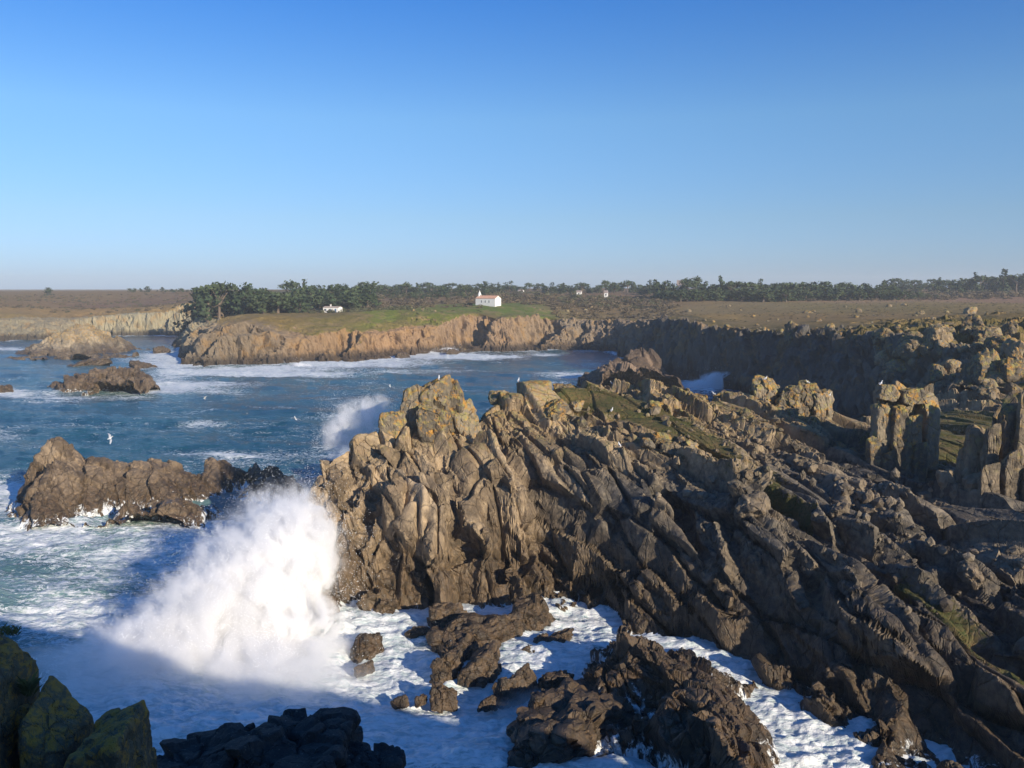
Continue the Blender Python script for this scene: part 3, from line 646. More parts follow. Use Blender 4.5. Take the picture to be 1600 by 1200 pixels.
# ------------------------------------------------------------------ islets
def patch(name, pts, mat, st, M, amp, seed, label, cat='rock', d0=3.0, wash=0.0):
    r = RBF(pts); p = np.array(pts)
    x0, x1 = p[:, 0].min() - 2, p[:, 0].max() + 2; y0, y1 = p[:, 1].min() - 2, p[:, 1].max() + 2
    gx, gy = np.meshgrid(np.arange(x0, x1, st), np.arange(y0, y1, st), indexing='ij')
    lp = p[p[:, 2] >= 0]; dm = np.full(gx.shape, 1e9)
    for q in lp: dm = np.minimum(dm, np.hypot(gx - q[0], gy - q[1]))
    h = r(gx, gy) - np.maximum(0, dm - d0) * 0.9; P = xyz(gx.ravel(), gy.ravel(), h.ravel()); g = P.reshape(*gx.shape, 3)
    Nn = np.cross(np.gradient(g, axis=0).reshape(-1, 3), np.gradient(g, axis=1).reshape(-1, 3)); Nn /= np.linalg.norm(Nn, axis=1, keepdims=True) + 1e-9
    Nn = np.where(Nn[:, 2:3] < 0, -Nn, Nn)
    f1, Rp = blocks(P, M, seed, amp, 1.3, amp * 0.6, 0.06, 0.12, bias=(0, 0.4, 0), soft=0.08); f2, Rq = blocks(P, M * 2.6, seed + 1, amp * 0.4, 1.2, amp * 0.25, 0.08, 0.15)
    f = (f1 + f2 + amp * 0.12 * fbm(P * (1.6 / amp), 3, ridged=True, seed=seed)) * smooth(-3, 0, P[:, 2])
    D = Nn * 0.8 + np.array([0, -0.05, 0.35]); D /= np.linalg.norm(D, axis=1, keepdims=True)
    V = P + D * f[:, None]; F = grid_faces(*gx.shape).reshape(-1, 4)
    o = link(bpy.data.objects.new(name, sub_mesh(name, V, F, V[F].max(1)[:, 2] > -1.6, mat, {'grass': np.zeros(len(V)), 'wash': (wash * smooth(3.4, 0, V[:, 2])).astype(F32), 'tone': (0.5 * Rp[:, 3] + 0.5 * Rq[:, 3]).astype(F32)})))
    return tag(o, label, cat)
def ctr(zs=(), ys=(), world=()):
    return [at_z(*a) for a in zs] + [at_y(*a) for a in ys] + list(world)
near_islet = ctr(
    zs=[(36, 795, 0), (60, 790, .4), (100, 790, 2), (130, 820, 0), (160, 822, 0), (200, 812, 0.3), (250, 812, 0), (300, 795, 0.2), (330, 780, .2), (380, 770, .3), (440, 762, 0), (60, 740, 4.5), (100, 740, 5.5), (85, 710, 8), (150, 760, 3.2), (200, 770, 3.6), (250, 775, 3.3), (290, 770, 2), (180, 800, 1.2), (240, 790, 2.4),
        (20, 815, -3), (80, 825, -3), (150, 845, -3), (220, 840, -3), (300, 825, -3), (370, 800, -3), (450, 785, -3), (320, 755, 1.0), (350, 745, 2.4), (400, 745, 2.6), (430, 745, 2)],
    ys=[(50, 715, 113), (75, 693, 115), (92, 685, 115), (115, 700, 116), (135, 714, 117), (190, 718, 118), (240, 722, 119), (262, 726, 119), (280, 722, 120), (320, 718, 122), (350, 716, 123), (400, 720, 123), (430, 732, 121), (445, 742, 118), (236, 742, 114)],
    world=[(-76, 116, -4), (-72, 124, -4), (-60, 126, -4), (-50, 127, -4), (-38, 130, -4), (-28, 127, -4), (-26, 118, -4), (-76, 108, -4), (-66, 119, 3)])
patch('islet', near_islet, M_isle, 0.16, frame((0.45, -0.75, -0.4), (5.5, 2.6, 2.6)), 0.52, 13, 'brown rocky islet left of the splash with white water pouring off its ledges', d0=3.2, wash=0.72)
patch('islet', ctr(zs=[(112, 603, 0), (140, 605, 0), (175, 603, .3), (200, 604, 0), (237, 596, 0), (130, 592, 3.0), (185, 596, 3.5), (215, 592, 3.5), (100, 606, -3), (150, 614, -3), (200, 613, -3), (250, 600, -3)],
                   ys=[(135, 583, 262), (150, 577, 264), (175, 574, 266), (185, 579, 265), (210, 573, 267), (228, 582, 266)],
                   world=[(-150, 262, -4), (-142, 274, -4), (-125, 278, -4), (-108, 272, -4), (-106, 258, -4)]), M_isle, 0.4, frame((0.5, -0.7, -0.4), (6, 3, 3)), 1.0, 23,
      'small dark double humped islet in the foam below the long orange islet', d0=5, wash=0.6)
patch('islet', ctr(zs=[(22, 560, 0), (60, 560, .5), (120, 557, .6), (180, 553, .5), (219, 547, 0), (10, 566, -3), (60, 570, -3), (130, 566, -3), (200, 560, -3), (235, 549, -3)],
                   ys=[(50, 548, 375), (75, 530, 385), (100, 514, 392), (125, 508, 396), (150, 512, 398), (175, 524, 402), (200, 535, 405), (100, 540, 375), (150, 540, 382)],
                   world=[(-240, 380, -4), (-232, 405, -4), (-210, 425, -4), (-185, 428, -4), (-168, 418, -4), (-170, 400, -4)]), M_olich, 0.6, frame((0.6, -0.6, -0.4), (12, 6, 5)), 1.2, 33,
      'long low islet crusted with orange lichen in front of the far left cliffs', d0=16)
patch('sea_stack', ctr(zs=[(928, 590, .5), (935, 600, 0.5), (960, 606, 0), (985, 608, 0), (1010, 607, 0), (1034, 604, 0), (945, 580, 5), (970, 575, 6.5), (1000, 580, 7), (1025, 585, 6), (915, 600, -3), (940, 615, -3), (990, 620, -3), (1045, 612, -3)],
                       ys=[(935, 572, 258), (950, 560, 260), (965, 556, 262), (975, 566, 262), (985, 547, 261), (1003, 540, 262), (1018, 548, 263), (1030, 565, 263)],
                       world=[(22, 266, -3), (30, 280, -3), (42, 282, -3), (54, 276, -3), (54, 256, -3)]), M_stack, 0.3, frame((0.3, -0.5, -0.8), (9, 4.5, 5)), 0.9, 43,
      'rounded brown sea stack standing off the shaded cliff, a dark lower shoulder on its left', 'sea stack', d0=6)

# ------------------------------------------------------------------ rocks built one by one
import bmesh
_ico = {}
def ico(sub):
    if sub not in _ico:
        bm = bmesh.new(); bmesh.ops.create_icosphere(bm, subdivisions=sub, radius=1)
        bm.verts.ensure_lookup_table()
        _ico[sub] = (np.array([v.co[:] for v in bm.verts], F32), np.array([[v.index for v in f.verts] for f in bm.faces])); bm.free()
    return _ico[sub]
def rock_arrays(dims, seed, sub=4, nplanes=11, box=0.0, rough=0.1, ease=9.0, detail=1.0):
    """a block cut by random joint planes; box > 0 makes it squarer (pillars, slabs)"""
    rs = np.random.RandomState(seed); D, F = ico(sub)
    Np = rs.normal(size=(nplanes, 3)); Np /= np.linalg.norm(Np, axis=1, keepdims=True); d = rs.uniform(0.62, 0.95, nplanes)
    if box:
        B = np.array([(1, 0, 0), (-1, 0, 0), (0, 1, 0), (0, -1, 0), (0, 0, 1), (0, 0, -1)], float) + rs.normal(size=(6, 3)) * 0.12
        B /= np.linalg.norm(B, axis=1, keepdims=True); Np = np.vstack([Np, B]); d = np.r_[d + 0.25 * box, rs.uniform(0.62, 0.74, 6)]
    else:
        B = np.array([(1, 0, 0), (-1, 0, 0), (0, 1, 0), (0, -1, 0), (0, 0, 1), (0, 0, -1)], float); Np = np.vstack([Np, B]); d = np.r_[d, np.full(6, 0.82)]
    q = np.clip(D @ Np.T, 1e-3, None) / d                       # 1/r for every plane
    r = 1.0 / (np.sum(q ** ease, 1) ** (1 / ease))
    V = D * r[:, None] * np.array(dims, F32) / 0.8
    s = float(np.mean(dims))
    Nn = D / np.linalg.norm(D, axis=1, keepdims=True)
    f1, _ = blocks(V / s * 2.2 + seed * 3.3, np.eye(3, dtype=F32), 7, rough * s, 1.0, rough * s * 0.5, 0.08)
    V = V + Nn * (f1 + detail * 0.05 * s * fbm(V / s * 5 + seed, 4))[:, None]
    return V.astype(F32), F
def rock_obj(name, loc, dims, seed, mat, parent=None, sub=4, box=0.0, rot=(0, 0, 0), rough=0.1, nplanes=11, **kw):
    V, F = rock_arrays(dims, seed, sub, nplanes, box, rough, **kw)
    R = np.array(Matrix.Rotation(rot[2], 3, 'Z') @ Matrix.Rotation(rot[1], 3, 'Y') @ Matrix.Rotation(rot[0], 3, 'X'), F32)
    me = np_mesh(name, V @ R.T, F, mat, {'grey': np.full(len(V), 0.25 if mat is M_lich else 0.6), 'tone': np.full(len(V), 0.3 + 0.4 * ((seed * 37) % 10) / 10.0)})
    o = bpy.data.objects.new(name, me); o.location = loc
    return link(o, parent)
def px_rock(name, px0, px1, top, base, y, seed, mat, parent=None, depth=None, **kw):
    """a rock that spans these pixels when it stands y metres away"""
    t = at_y((px0 + px1) / 2, top, y); b = at_y((px0 + px1) / 2, base, y)
    w = (px1 - px0) / FPX * y * 1.01; h = t[2] - b[2]
    return rock_obj(name, (b[0], b[1], (t[2] + b[2]) / 2), (w / 2, (depth or w * 0.9) / 2, h / 2), seed, mat, parent, **kw)

def cluster(name, label, cat, items, mat, loc, part='block', kw=None):
    e = empty(name, loc); tag(e, label, cat)
    for i, it in enumerate(items):
        o = px_rock(part, *it[:5], it[5], mat, None, **dict(kw or {}, **(it[6] if len(it) > 6 else {})))
        o.location = Vector(o.location) - Vector(loc); o.parent = e
    return e
# the pinnacle on the crag
L = at_y(680, 665, 90)
cluster('rock_pinnacle', 'blunt two-slab pinnacle on top of the crag with a gull on it', 'rock', [
    (620, 668, 601, 700, 89.5, 101, dict(box=.2, rot=(0, .16, .2))), (648, 706, 588, 705, 90.2, 102, dict(rot=(0, .04, .5))), (680, 728, 596, 700, 90.6, 103, dict(rot=(0, -.22, -.2))),
    (700, 752, 626, 700, 91, 104, dict(rot=(0, -.4, .3))), (596, 642, 644, 694, 88.6, 105), (655, 705, 632, 705, 87.9, 106)], M_lich, L, 'slab', dict(sub=5, rough=.10, ease=16.0, nplanes=12))
# the tower of columns with lichened tops
L = at_y(1410, 740, 87)
cluster('rock_tower', 'tower of upright granite columns with orange lichened tops and two gulls', 'rock', [
    (1358, 1388, 628, 760, 86.5, 201), (1362, 1392, 604, 700, 88.5, 202), (1384, 1410, 622, 765, 86.0, 203), (1388, 1422, 602, 720, 89, 204), (1404, 1432, 640, 770, 86.2, 205),
    (1416, 1448, 608, 740, 89, 206), (1428, 1460, 622, 760, 87.6, 207), (1438, 1462, 618, 700, 89.6, 208), (1352, 1374, 680, 770, 85.4, 209), (1374, 1394, 700, 775, 85, 210), (1420, 1444, 690, 780, 85.4, 213),
    (1366, 1400, 600, 626, 87.8, 211), (1400, 1440, 604, 632, 87.6, 212)], M_lich, L, 'column', dict(sub=5, box=.8, rough=.06, ease=16.0, nplanes=9))
L = at_y(1560, 800, 77)
cluster('rock_tower', 'shaded mass of tall columns at the right edge beside the grass saddle', 'rock', [
    (1498, 1532, 652, 830, 79, 301), (1524, 1550, 668, 850, 77.5, 302), (1546, 1578, 614, 840, 79, 303), (1572, 1606, 620, 860, 78, 304), (1600, 1640, 606, 860, 79, 305), (1552, 1584, 700, 870, 75.5, 306), (1584, 1620, 720, 880, 75, 307),
    (1520, 1550, 730, 860, 75.4, 308), (1540, 1562, 650, 840, 80.5, 312), (1500, 1530, 735, 850, 76.5, 309), (1630, 1680, 610, 880, 78, 310), (1490, 1512, 690, 800, 80, 311)], M_rock, L, 'column', dict(sub=5, box=.8, rough=.06, ease=16.0, nplanes=9))
L = at_y(1480, 800, 78)
cluster('rock_tower', 'low broken columns in front of the grass saddle, one with a sunlit edge', 'rock', [
    (1462, 1490, 730, 800, 78.5, 401), (1480, 1512, 752, 812, 77.5, 402), (1448, 1470, 752, 800, 79.5, 403), (1400, 1424, 758, 800, 80, 404), (1430, 1452, 768, 806, 79, 405), (1500, 1530, 780, 830, 76.5, 406)], M_rock, L, 'column', dict(sub=5, box=.4, rough=.09, ease=16.0, nplanes=11))
L = at_y(1235, 640, 100)
cluster('rock_outcrop', 'lichened outcrop on the crest left of the dark gap with gulls on its points', 'rock', [
    (1172, 1216, 590, 650, 103, 501), (1212, 1250, 604, 660, 101, 502), (1244, 1278, 596, 670, 101.5, 503), (1266, 1300, 612, 690, 101, 504), (1196, 1240, 636, 690, 99, 505), (1240, 1280, 650, 710, 97.5, 506), (1140, 1180, 616, 660, 103, 507),
    (1110, 1146, 612, 650, 105, 508), (1070, 1112, 618, 650, 106, 509), (1200, 1236, 672, 720, 96, 510), (1258, 1292, 684, 740, 94.5, 511), (1150, 1190, 650, 700, 99, 512), (1224, 1256, 700, 748, 93, 513), (1300, 1322, 690, 740, 93, 514), (1316, 1340, 700, 742, 91.5, 515), (1338, 1362, 712, 760, 90, 516)],
    M_lich, L, 'block', dict(sub=5, rough=.13, ease=16.0, nplanes=14))
L = at_y(1000, 620, 106)
cluster('rock_outcrop', 'rounded yellow lichened blocks on the crest beside the grass, sea behind', 'rock', [
    (812, 862, 596, 622, 104, 601, dict(rough=.03)), (948, 984, 604, 628, 107, 602), (990, 1024, 611, 632, 107, 603), (1020, 1052, 620, 645, 106, 604), (915, 950, 606, 622, 106, 605), (866, 905, 601, 616, 105, 606), (764, 800, 612, 634, 98, 607)], M_lich, L, 'block', dict(sub=5, rough=.10, ease=14.0))

dg = None
# ------------------------------------------------------------------ the sea
BL = [(400, 1000, 230, 80, .95), (650, 1060, 200, 70, .97), (850, 1050, 150, 60, .97), (620, 1165, 360, 75, .94), (900, 1200, 220, 40, .9), (250, 1110, 260, 70, .9), (800, 1130, 140, 60, .97), (900, 985, 100, 26, .95), (1120, 1060, 50, 30, .8),
      (1200, 1110, 70, 36, .96), (1300, 1160, 80, 36, .97), (1400, 1200, 80, 30, .95), (200, 860, 300, 46, .66), (40, 785, 110, 40, .82), (370, 840, 130, 40, .85), (60, 960, 180, 30, .3), (100, 905, 200, 24, .45), (180, 960, 160, 30, .38), (500, 980, 80, 40, .97),
      (560, 567, 120, 9, .82), (400, 580, 160, 10, .85), (230, 604, 170, 12, .8), (280, 556, 80, 18, .72), (80, 622, 130, 7, .6), (700, 556, 140, 7, .85), (840, 552, 60, 4, .4), (1110, 600, 60, 16, .95), (1010, 612, 60, 10, .8), (890, 586, 60, 7, .5), (920, 548, 40, 2.5, .55),
      (430, 636, 50, 4, .55), (320, 662, 50, 5, .62), (350, 706, 90, 6, .5), (5, 612, 26, 6, .9), (20, 545, 40, 4, .6), (640, 604, 40, 3, .5), (420, 722, 120, 14, .6), (560, 700, 70, 30, .7), (240, 735, 40, 8, .9), (0, 680, 50, 12, .45), (30, 730, 60, 14, .45),
      (870, 600, 40, 7, .6), (520, 650, 60, 6, .4), (760, 580, 120, 3, .3), (150, 660, 120, 4, .3), (100, 700, 100, 4, .35)]
def blob_field(x, y, L):
    keep = np.ones(len(x), F32)
    for px, py, rx, ry, a in L:
        cxy = at_z(px, py, 0); d2 = cxy[1]
        ax = rx / FPX * d2; ay = ry * (d2 * d2) / (EYE * FPX)
        q = ((x - cxy[0] * y / d2) / ax) ** 2 + ((y - d2) / ay) ** 2
        keep *= 1 - a * np.exp(-np.minimum(q, 40) * 0.9)
    return 1 - keep
rows = []
for r in np.arange(1330, 452, -1.9): rows.append(at_z(800, r, 0)[1])
yy = np.array(rows + [14000.0]); yy[-2] = min(yy[-2], 9000)
uu = np.arange(-0.80, 0.72, 0.0021)
Y, U = np.meshgrid(yy, uu, indexing='ij'); X = (U * Y); x = X.ravel().astype(F32); y = Y.ravel().astype(F32)
foam = blob_field(x, y, BL)
sd, _, _ = seg_dist(x, y, COAST, True); foam = np.maximum(foam, 0.85 * np.exp(-sd / 5.0) * (y > 140))
nb = near_base(x, y); shore = np.where((x > -30) & (x < 70) & (y > 40) & (y < 125), smooth(-4.2, -1.5, nb), 0); foam = np.maximum(foam, 0.8 * shore)
P = xyz(x, y)
foam = np.clip(foam + 0.34 * fbm(P * np.array([0.05, 0.08, 1], F32), 3, seed=71) * (0.3 + foam * (1 - foam) * 3) + 0.02, 0, 1)
foam = np.maximum(foam, 0.36 * (y < 700) * (0.55 + 0.5 * fbm(P * np.array([0.025, 0.06, 1], F32), 2, seed=72)))
milk = np.clip(blob_field(x, y, [(150, 880, 420, 130, 1.0), (200, 860, 300, 90, .8), (600, 1080, 500, 120, .9), (1250, 1150, 200, 60, .9), (300, 780, 250, 40, .5), (400, 575, 300, 16, .4), (250, 610, 200, 14, .4)]), 0, 1)
milk = np.clip(milk * (0.75 + 0.9 * fbm(P * 0.09, 3, seed=73)), 0, 1)
amp = np.clip(y / 60, 0, 1)
swell = 0.32 * np.sin(y * 0.30 + x * 0.07 + 2.2 * fbm(P * 0.03, 2, seed=74)) + 0.65 * fbm(P * np.array([0.10, 0.22, 1], F32), 3, seed=75)
chop = 0.28 * fbm(P * np.array([0.5, 0.9, 1], F32), 4, seed=76)
near_ = smooth(150, 90, y)
billow = (np.abs(fbm(P * 0.33, 5, 0.55, seed=77)) * 2.2 - 0.35)
heap = blob_field(x, y, [(430, 960, 90, 70, .9), (480, 900, 50, 50, .8), (330, 1010, 150, 40, .5), (370, 850, 70, 30, .4), (70, 800, 60, 20, .4)])
z = swell + chop * (1 + foam) + near_ * (foam * (0.10 * billow + 0.16 * fbm(P * 1.1, 4, seed=78, ridged=True)) + heap * (0.5 + 1.3 * billow)) - 0.1
z = np.where(y > 1500, z * 0.2, z)
V = xyz(x, y, z.astype(F32)); F = grid_faces(*X.shape).reshape(-1, 4)[:, ::-1]
# no wave surface buried far inside the land
bury = ((inside(x, y, COAST)) & (sd > 14)) | ((nb > 4) & (x > -20) & (x < 90) & (y > 45) & (y < 125))
o = link(bpy.data.objects.new('sea', sub_mesh('sea', V, F, ~bury[F].all(1), M_sea, {'foam': foam, 'milk': milk}, True)))
tag(o, 'blue green sea with drifting foam', None, None, 'structure'); SEA = o
me = bpy.data.meshes.new('open_sea'); me.from_pydata([(-16000, -16000, -1.9), (16000, -16000, -1.9), (16000, 16000, -1.9), (-16000, 16000, -1.9)], [], [(0, 1, 2, 3)]); me.materials.append(M_sea)
tag(link(bpy.data.objects.new('open_sea', me)), 'open water beyond the bay', None, None, 'structure')
bpy.context.view_layer.update(); dg = bpy.context.evaluated_depsgraph_get()
from mathutils.bvhtree import BVHTree
_bvh = {}
def bvh(o):
    if o.name not in _bvh: _bvh[o.name] = BVHTree.FromObject(o, dg)
    return _bvh[o.name]
def pick(px, py, objs=(slabs, crag_o, reef_o)):
    a, b, c = ray(px, py); d = Vector((a, b, c)).normalized(); best = None
    for o in objs:
        h, nrm, idx, dist = bvh(o).ray_cast(Vector((0, 0, EYE)), d, 5000)
        if h is not None and (best is None or dist < best[1]): best = (h, dist, nrm)
    return best
def ground(x, y, objs=(slabs, crag_o, reef_o)):
    best = None
    for o in objs:
        h, nrm, idx, dist = bvh(o).ray_cast(Vector((x, y, 80)), Vector((0, 0, -1)), 200)
        if h is not None and (best is None or h.z > best): best = h.z
    return best

# rocks standing in the surf
surf = [(575, 1008, 40, 34, 'brown boulder with a pointed top standing alone in the white surf below the crag'), (568, 1045, 24, 16, 'small half sunk rock just below the lone pointed boulder in the surf'), (700, 1040, 44, 40, 'dark elongated rock in the surf, left of the row leading to the reef'),
        (726, 1015, 50, 34, 'dark rock in the surf below the right foot of the crag'), (755, 1045, 62, 40, 'long sloping brown rock awash in the middle of the surf'), (690, 1086, 34, 30, 'square brown rock in the surf at the shadow edge'), (655, 1096, 18, 12, 'tiny rock left of the square brown rock at the shadow edge'),
        (624, 1098, 20, 12, 'tiny low rock farthest left along the shadow edge'), (820, 1065, 32, 40, 'upright dark rock in the surf with water running down both sides'), (795, 1078, 36, 34, 'rounded rock veined with running water in the surf'), (850, 1108, 46, 50, 'dark jagged rock in the surf left of the reef'),
        (780, 985, 60, 40, 'weedy dark rock wrapped in foam at the foot of the crag'), (830, 960, 70, 44, 'broad weedy rock at the foot of the gully above the surf'), (870, 1002, 40, 16, 'flat black rock awash above the surf'), (845, 1003, 22, 12, 'small black rock awash beside the flat one'), (830, 1020, 30, 10, 'thin brown rock barely out of the foam'),
        (650, 992, 34, 18, 'low brown rock close under the foot of the crag'), (700, 965, 50, 40, 'triangular rock at the foot of the crag'), (90, 800, 40, 24, 'brown rock in the surf below the left end of the near islet'), (5, 609, 20, 9, 'small black rock awash at the left edge of the bay'),
        (60, 543, 30, 6, 'low skerry left of the long orange islet'), (130, 570, 56, 8, 'flat skerry between the orange islet and the double humped one'), (220, 573, 36, 9, 'low rock behind the double humped islet'), (628, 556, 18, 7, 'black rock in the surf under the orange cliffs'), (706, 551, 20, 7, 'black rock in the breaking wave under the orange cliffs'),
        (250, 548, 20, 8, 'small rock off the tip of the brown promontory'),
        (745, 1000, 120, 40, 'long broken ledge running up through the surf to the foot of the crag'), (905, 1150, 190, 54, 'long sunlit ledge at the bottom of the picture in front of the reef'), (835, 1178, 80, 36, 'low black rock at the left tip of the sunlit ledge'), (870, 1068, 40, 26, 'small wet rock between the surf and the reef'), (765, 1100, 26, 16, 'half drowned rock in the white water left of the jagged one')]
for i, (px, py, w, h, lab) in enumerate(surf):
    p = at_z(px, py + h / 2 - 1, 0.0); s = math.hypot(p[1], EYE) / FPX * 1.02
    near = py > 700
    o = rock_obj('surf_rock', (p[0], p[1] + w * s * 0.3, h * s * 0.18), (w * s * 0.60, w * s * 0.36, max(0.3, h * s * (0.62 if near else 0.9))), 700 + i, M_reef if near else M_isle, None, sub=5 if near else 4, rot=(random.Random(i).uniform(-.35, .1), random.Random(i).uniform(-.25, .25), random.Random(i + 50).uniform(.3, 1.1)), rough=.15, ease=15.0, nplanes=14)
    tag(o, lab, 'rock')

# ------------------------------------------------------------------ foreground rocks at the viewer's feet
near_rocks = [  # px0, px1, top, base, y, seed, material, label
    (-90, 40, 1000, 1320, 10.6, 801, M_near, 'nearest lichened rock at the lower left, its yellow tip catching the sun'),
    (40, 78, 1090, 1300, 11.2, 802, M_near, 'narrow lichened rock wedged between its two larger neighbours at the lower left'),
    (58, 134, 1112, 1330, 10.8, 803, M_near, 'upright yellow lichened rock left of the deep crack at the lower left'),
    (134, 236, 1122, 1340, 10.6, 804, M_near, 'broad yellow lichened rock right of the deep crack at the lower left'),
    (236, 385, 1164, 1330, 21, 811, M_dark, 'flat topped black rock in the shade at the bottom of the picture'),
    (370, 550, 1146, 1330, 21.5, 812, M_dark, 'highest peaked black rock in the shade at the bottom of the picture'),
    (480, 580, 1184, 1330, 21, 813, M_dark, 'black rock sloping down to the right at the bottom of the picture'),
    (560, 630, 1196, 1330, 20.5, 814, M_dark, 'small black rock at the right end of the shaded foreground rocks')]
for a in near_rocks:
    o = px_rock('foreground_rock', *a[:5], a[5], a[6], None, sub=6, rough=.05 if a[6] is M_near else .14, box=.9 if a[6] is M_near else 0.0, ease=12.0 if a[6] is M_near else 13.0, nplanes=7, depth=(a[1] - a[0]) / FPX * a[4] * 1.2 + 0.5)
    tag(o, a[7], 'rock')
# dry grass on the crown of the nearest rock
rs = np.random.RandomState(5); bv = []; bf = []
for i in range(160):
    if i < 90: p = at_y(rs.uniform(0, 30), 986 + rs.uniform(-2, 8), 10.6 + rs.uniform(-.15, .15)); Lb = rs.uniform(.04, .10)
    else: p = at_y(rs.uniform(40, 52), 1078 + rs.uniform(-6, 12), 10.9 + rs.uniform(-.1, .1)); Lb = rs.uniform(.08, .22)
    a = rs.uniform(0, 6.28); t = np.array([math.cos(a) * .5, math.sin(a) * .5, 1.0]) * Lb; w = np.array([-math.sin(a), math.cos(a), 0]) * 0.006; p = np.array(p); k = len(bv)
    bv += [p - w, p + w, p + t * .6 + w * .6 + (0, 0, .01), p + t * 1.0 + np.array([math.cos(a), math.sin(a), -0.2]) * Lb * .3]; bf.append((k, k + 1, k + 2, k + 3))
o = link(bpy.data.objects.new('dry_grass', np_mesh('dry_grass', np.array(bv), np.array(bf), M_blade)))
tag(o, 'tufts of dry grass on the nearest rocks at the lower left', 'grass', None, 'stuff')

# ------------------------------------------------------------------ boulders lying about
def lay(px, py, w, seed, mat, label, objs, cat='boulder', name='boulder', group=None, hk=0.75, sub=4):
    h = pick(px, py, objs)
    if h is None: return None
    s = h[1] / FPX
    o = rock_obj(name, (h[0].x, h[0].y, h[0].z + w * s * 0.02), (w * s / 2, w * s * 0.45, w * s * hk / 2), seed, mat, None, sub=sub, rot=(random.Random(seed + 3).uniform(-.5, .5), random.Random(seed).uniform(-.5, .5), random.Random(seed + 9).uniform(0, 3)), rough=.12, ease=15.0, nplanes=14)
    tag(o, label, cat, group); return o
NO = (slabs, crag_o, reef_o)
for i, (px, py, w, lab) in enumerate([
        (1030, 690, 30, 'pale rounded boulder, largest of the pile below the grassy gully'), (1012, 694, 20, 'small grey boulder at the left end of the pile below the grassy gully'), (1048, 704, 34, 'long leaning slab at the bottom of the boulder pile below the grassy gully'),
        (1062, 690, 18, 'small tan boulder right of the pale one in the boulder pile'), (1078, 698, 24, 'tan slab at the right end of the boulder pile below the grassy gully'), (1172, 742, 20, 'lone tan boulder in the lower end of the grassy gully'),
        (868, 640, 40, 'orange tinted rounded boulder under the crest left of the grass'), (900, 636, 26, 'orange tinted boulder next to the larger rounded one under the crest'), (1175, 790, 44, 'pale sunlit boulder above the big dark slabs'), (1020, 636, 26, 'yellow lichened boulder in the grass under the crest'),
        (1210, 610, 34, 'rounded boulder on the crest below the perched gull'), (1340, 760, 24, 'upright small block in the rubble below the dark gap'), (1360, 800, 30, 'angular block in the rubble left of the low columns'), (1310, 800, 28, 'brown block in the rubble below the crest outcrop'),
        (1424, 860, 30, 'angular grey boulder in the rubble under the low columns'), (1520, 900, 34, 'angular brown boulder on the right slope under the tall columns')]):
    lay(px, py, w, 900 + i, M_lich if py < 700 else M_rock, lab, NO, sub=4)
# rubble of many stones caught between the slabs (below): one heap that nobody could count
rs = np.random.RandomState(8); V0, F0 = ico(1); vs = []; fs = []
zones = [((1130, 640), (1290, 760), 200), ((1300, 740), (1460, 860), 230), ((960, 640), (1180, 740), 90), ((1000, 720), (1200, 800), 30), ((1400, 850), (1600, 960), 90), ((1180, 1040), (1330, 1110), 120), ((780, 640), (960, 700), 25), ((1230, 780), (1400, 900), 60)]
k = 0
for (x0, y0), (x1, y1), nn in zones:
    for i in range(nn):
        h = pick(rs.uniform(x0, x1), rs.uniform(y0, y1), NO)
        if h is None or h[2].z < 0.15: continue
        s = h[1] / FPX * rs.choice([4, 6, 9, 14, 19], p=[.3, .3, .22, .13, .05])
        D = V0 * (1 + rs.uniform(-.28, .28, (len(V0), 1))) * rs.uniform(.6, 1.2, 3) * s * 0.5
        a = rs.uniform(0, 6.28); R = np.array([[math.cos(a), -math.sin(a), 0], [math.sin(a), math.cos(a), 0], [0, 0, 1]])
        vs.append(D @ R.T + np.array(h[0]) + (0, 0, s * .1)); fs.append(F0 + k); k += len(V0)
V = np.concatenate(vs)
o = link(bpy.data.objects.new('rubble', np_mesh('rubble', V, np.concatenate(fs), M_rock, {'grass': np.zeros(len(V)), 'grey': np.full(len(V), 0.75), 'wash': np.zeros(len(V)), 'tone': np.repeat(np.random.RandomState(1).rand(len(V) // len(V0)), len(V0))})))
tag(o, 'loose stones and broken rock caught between the slabs', 'rubble', None, 'stuff')
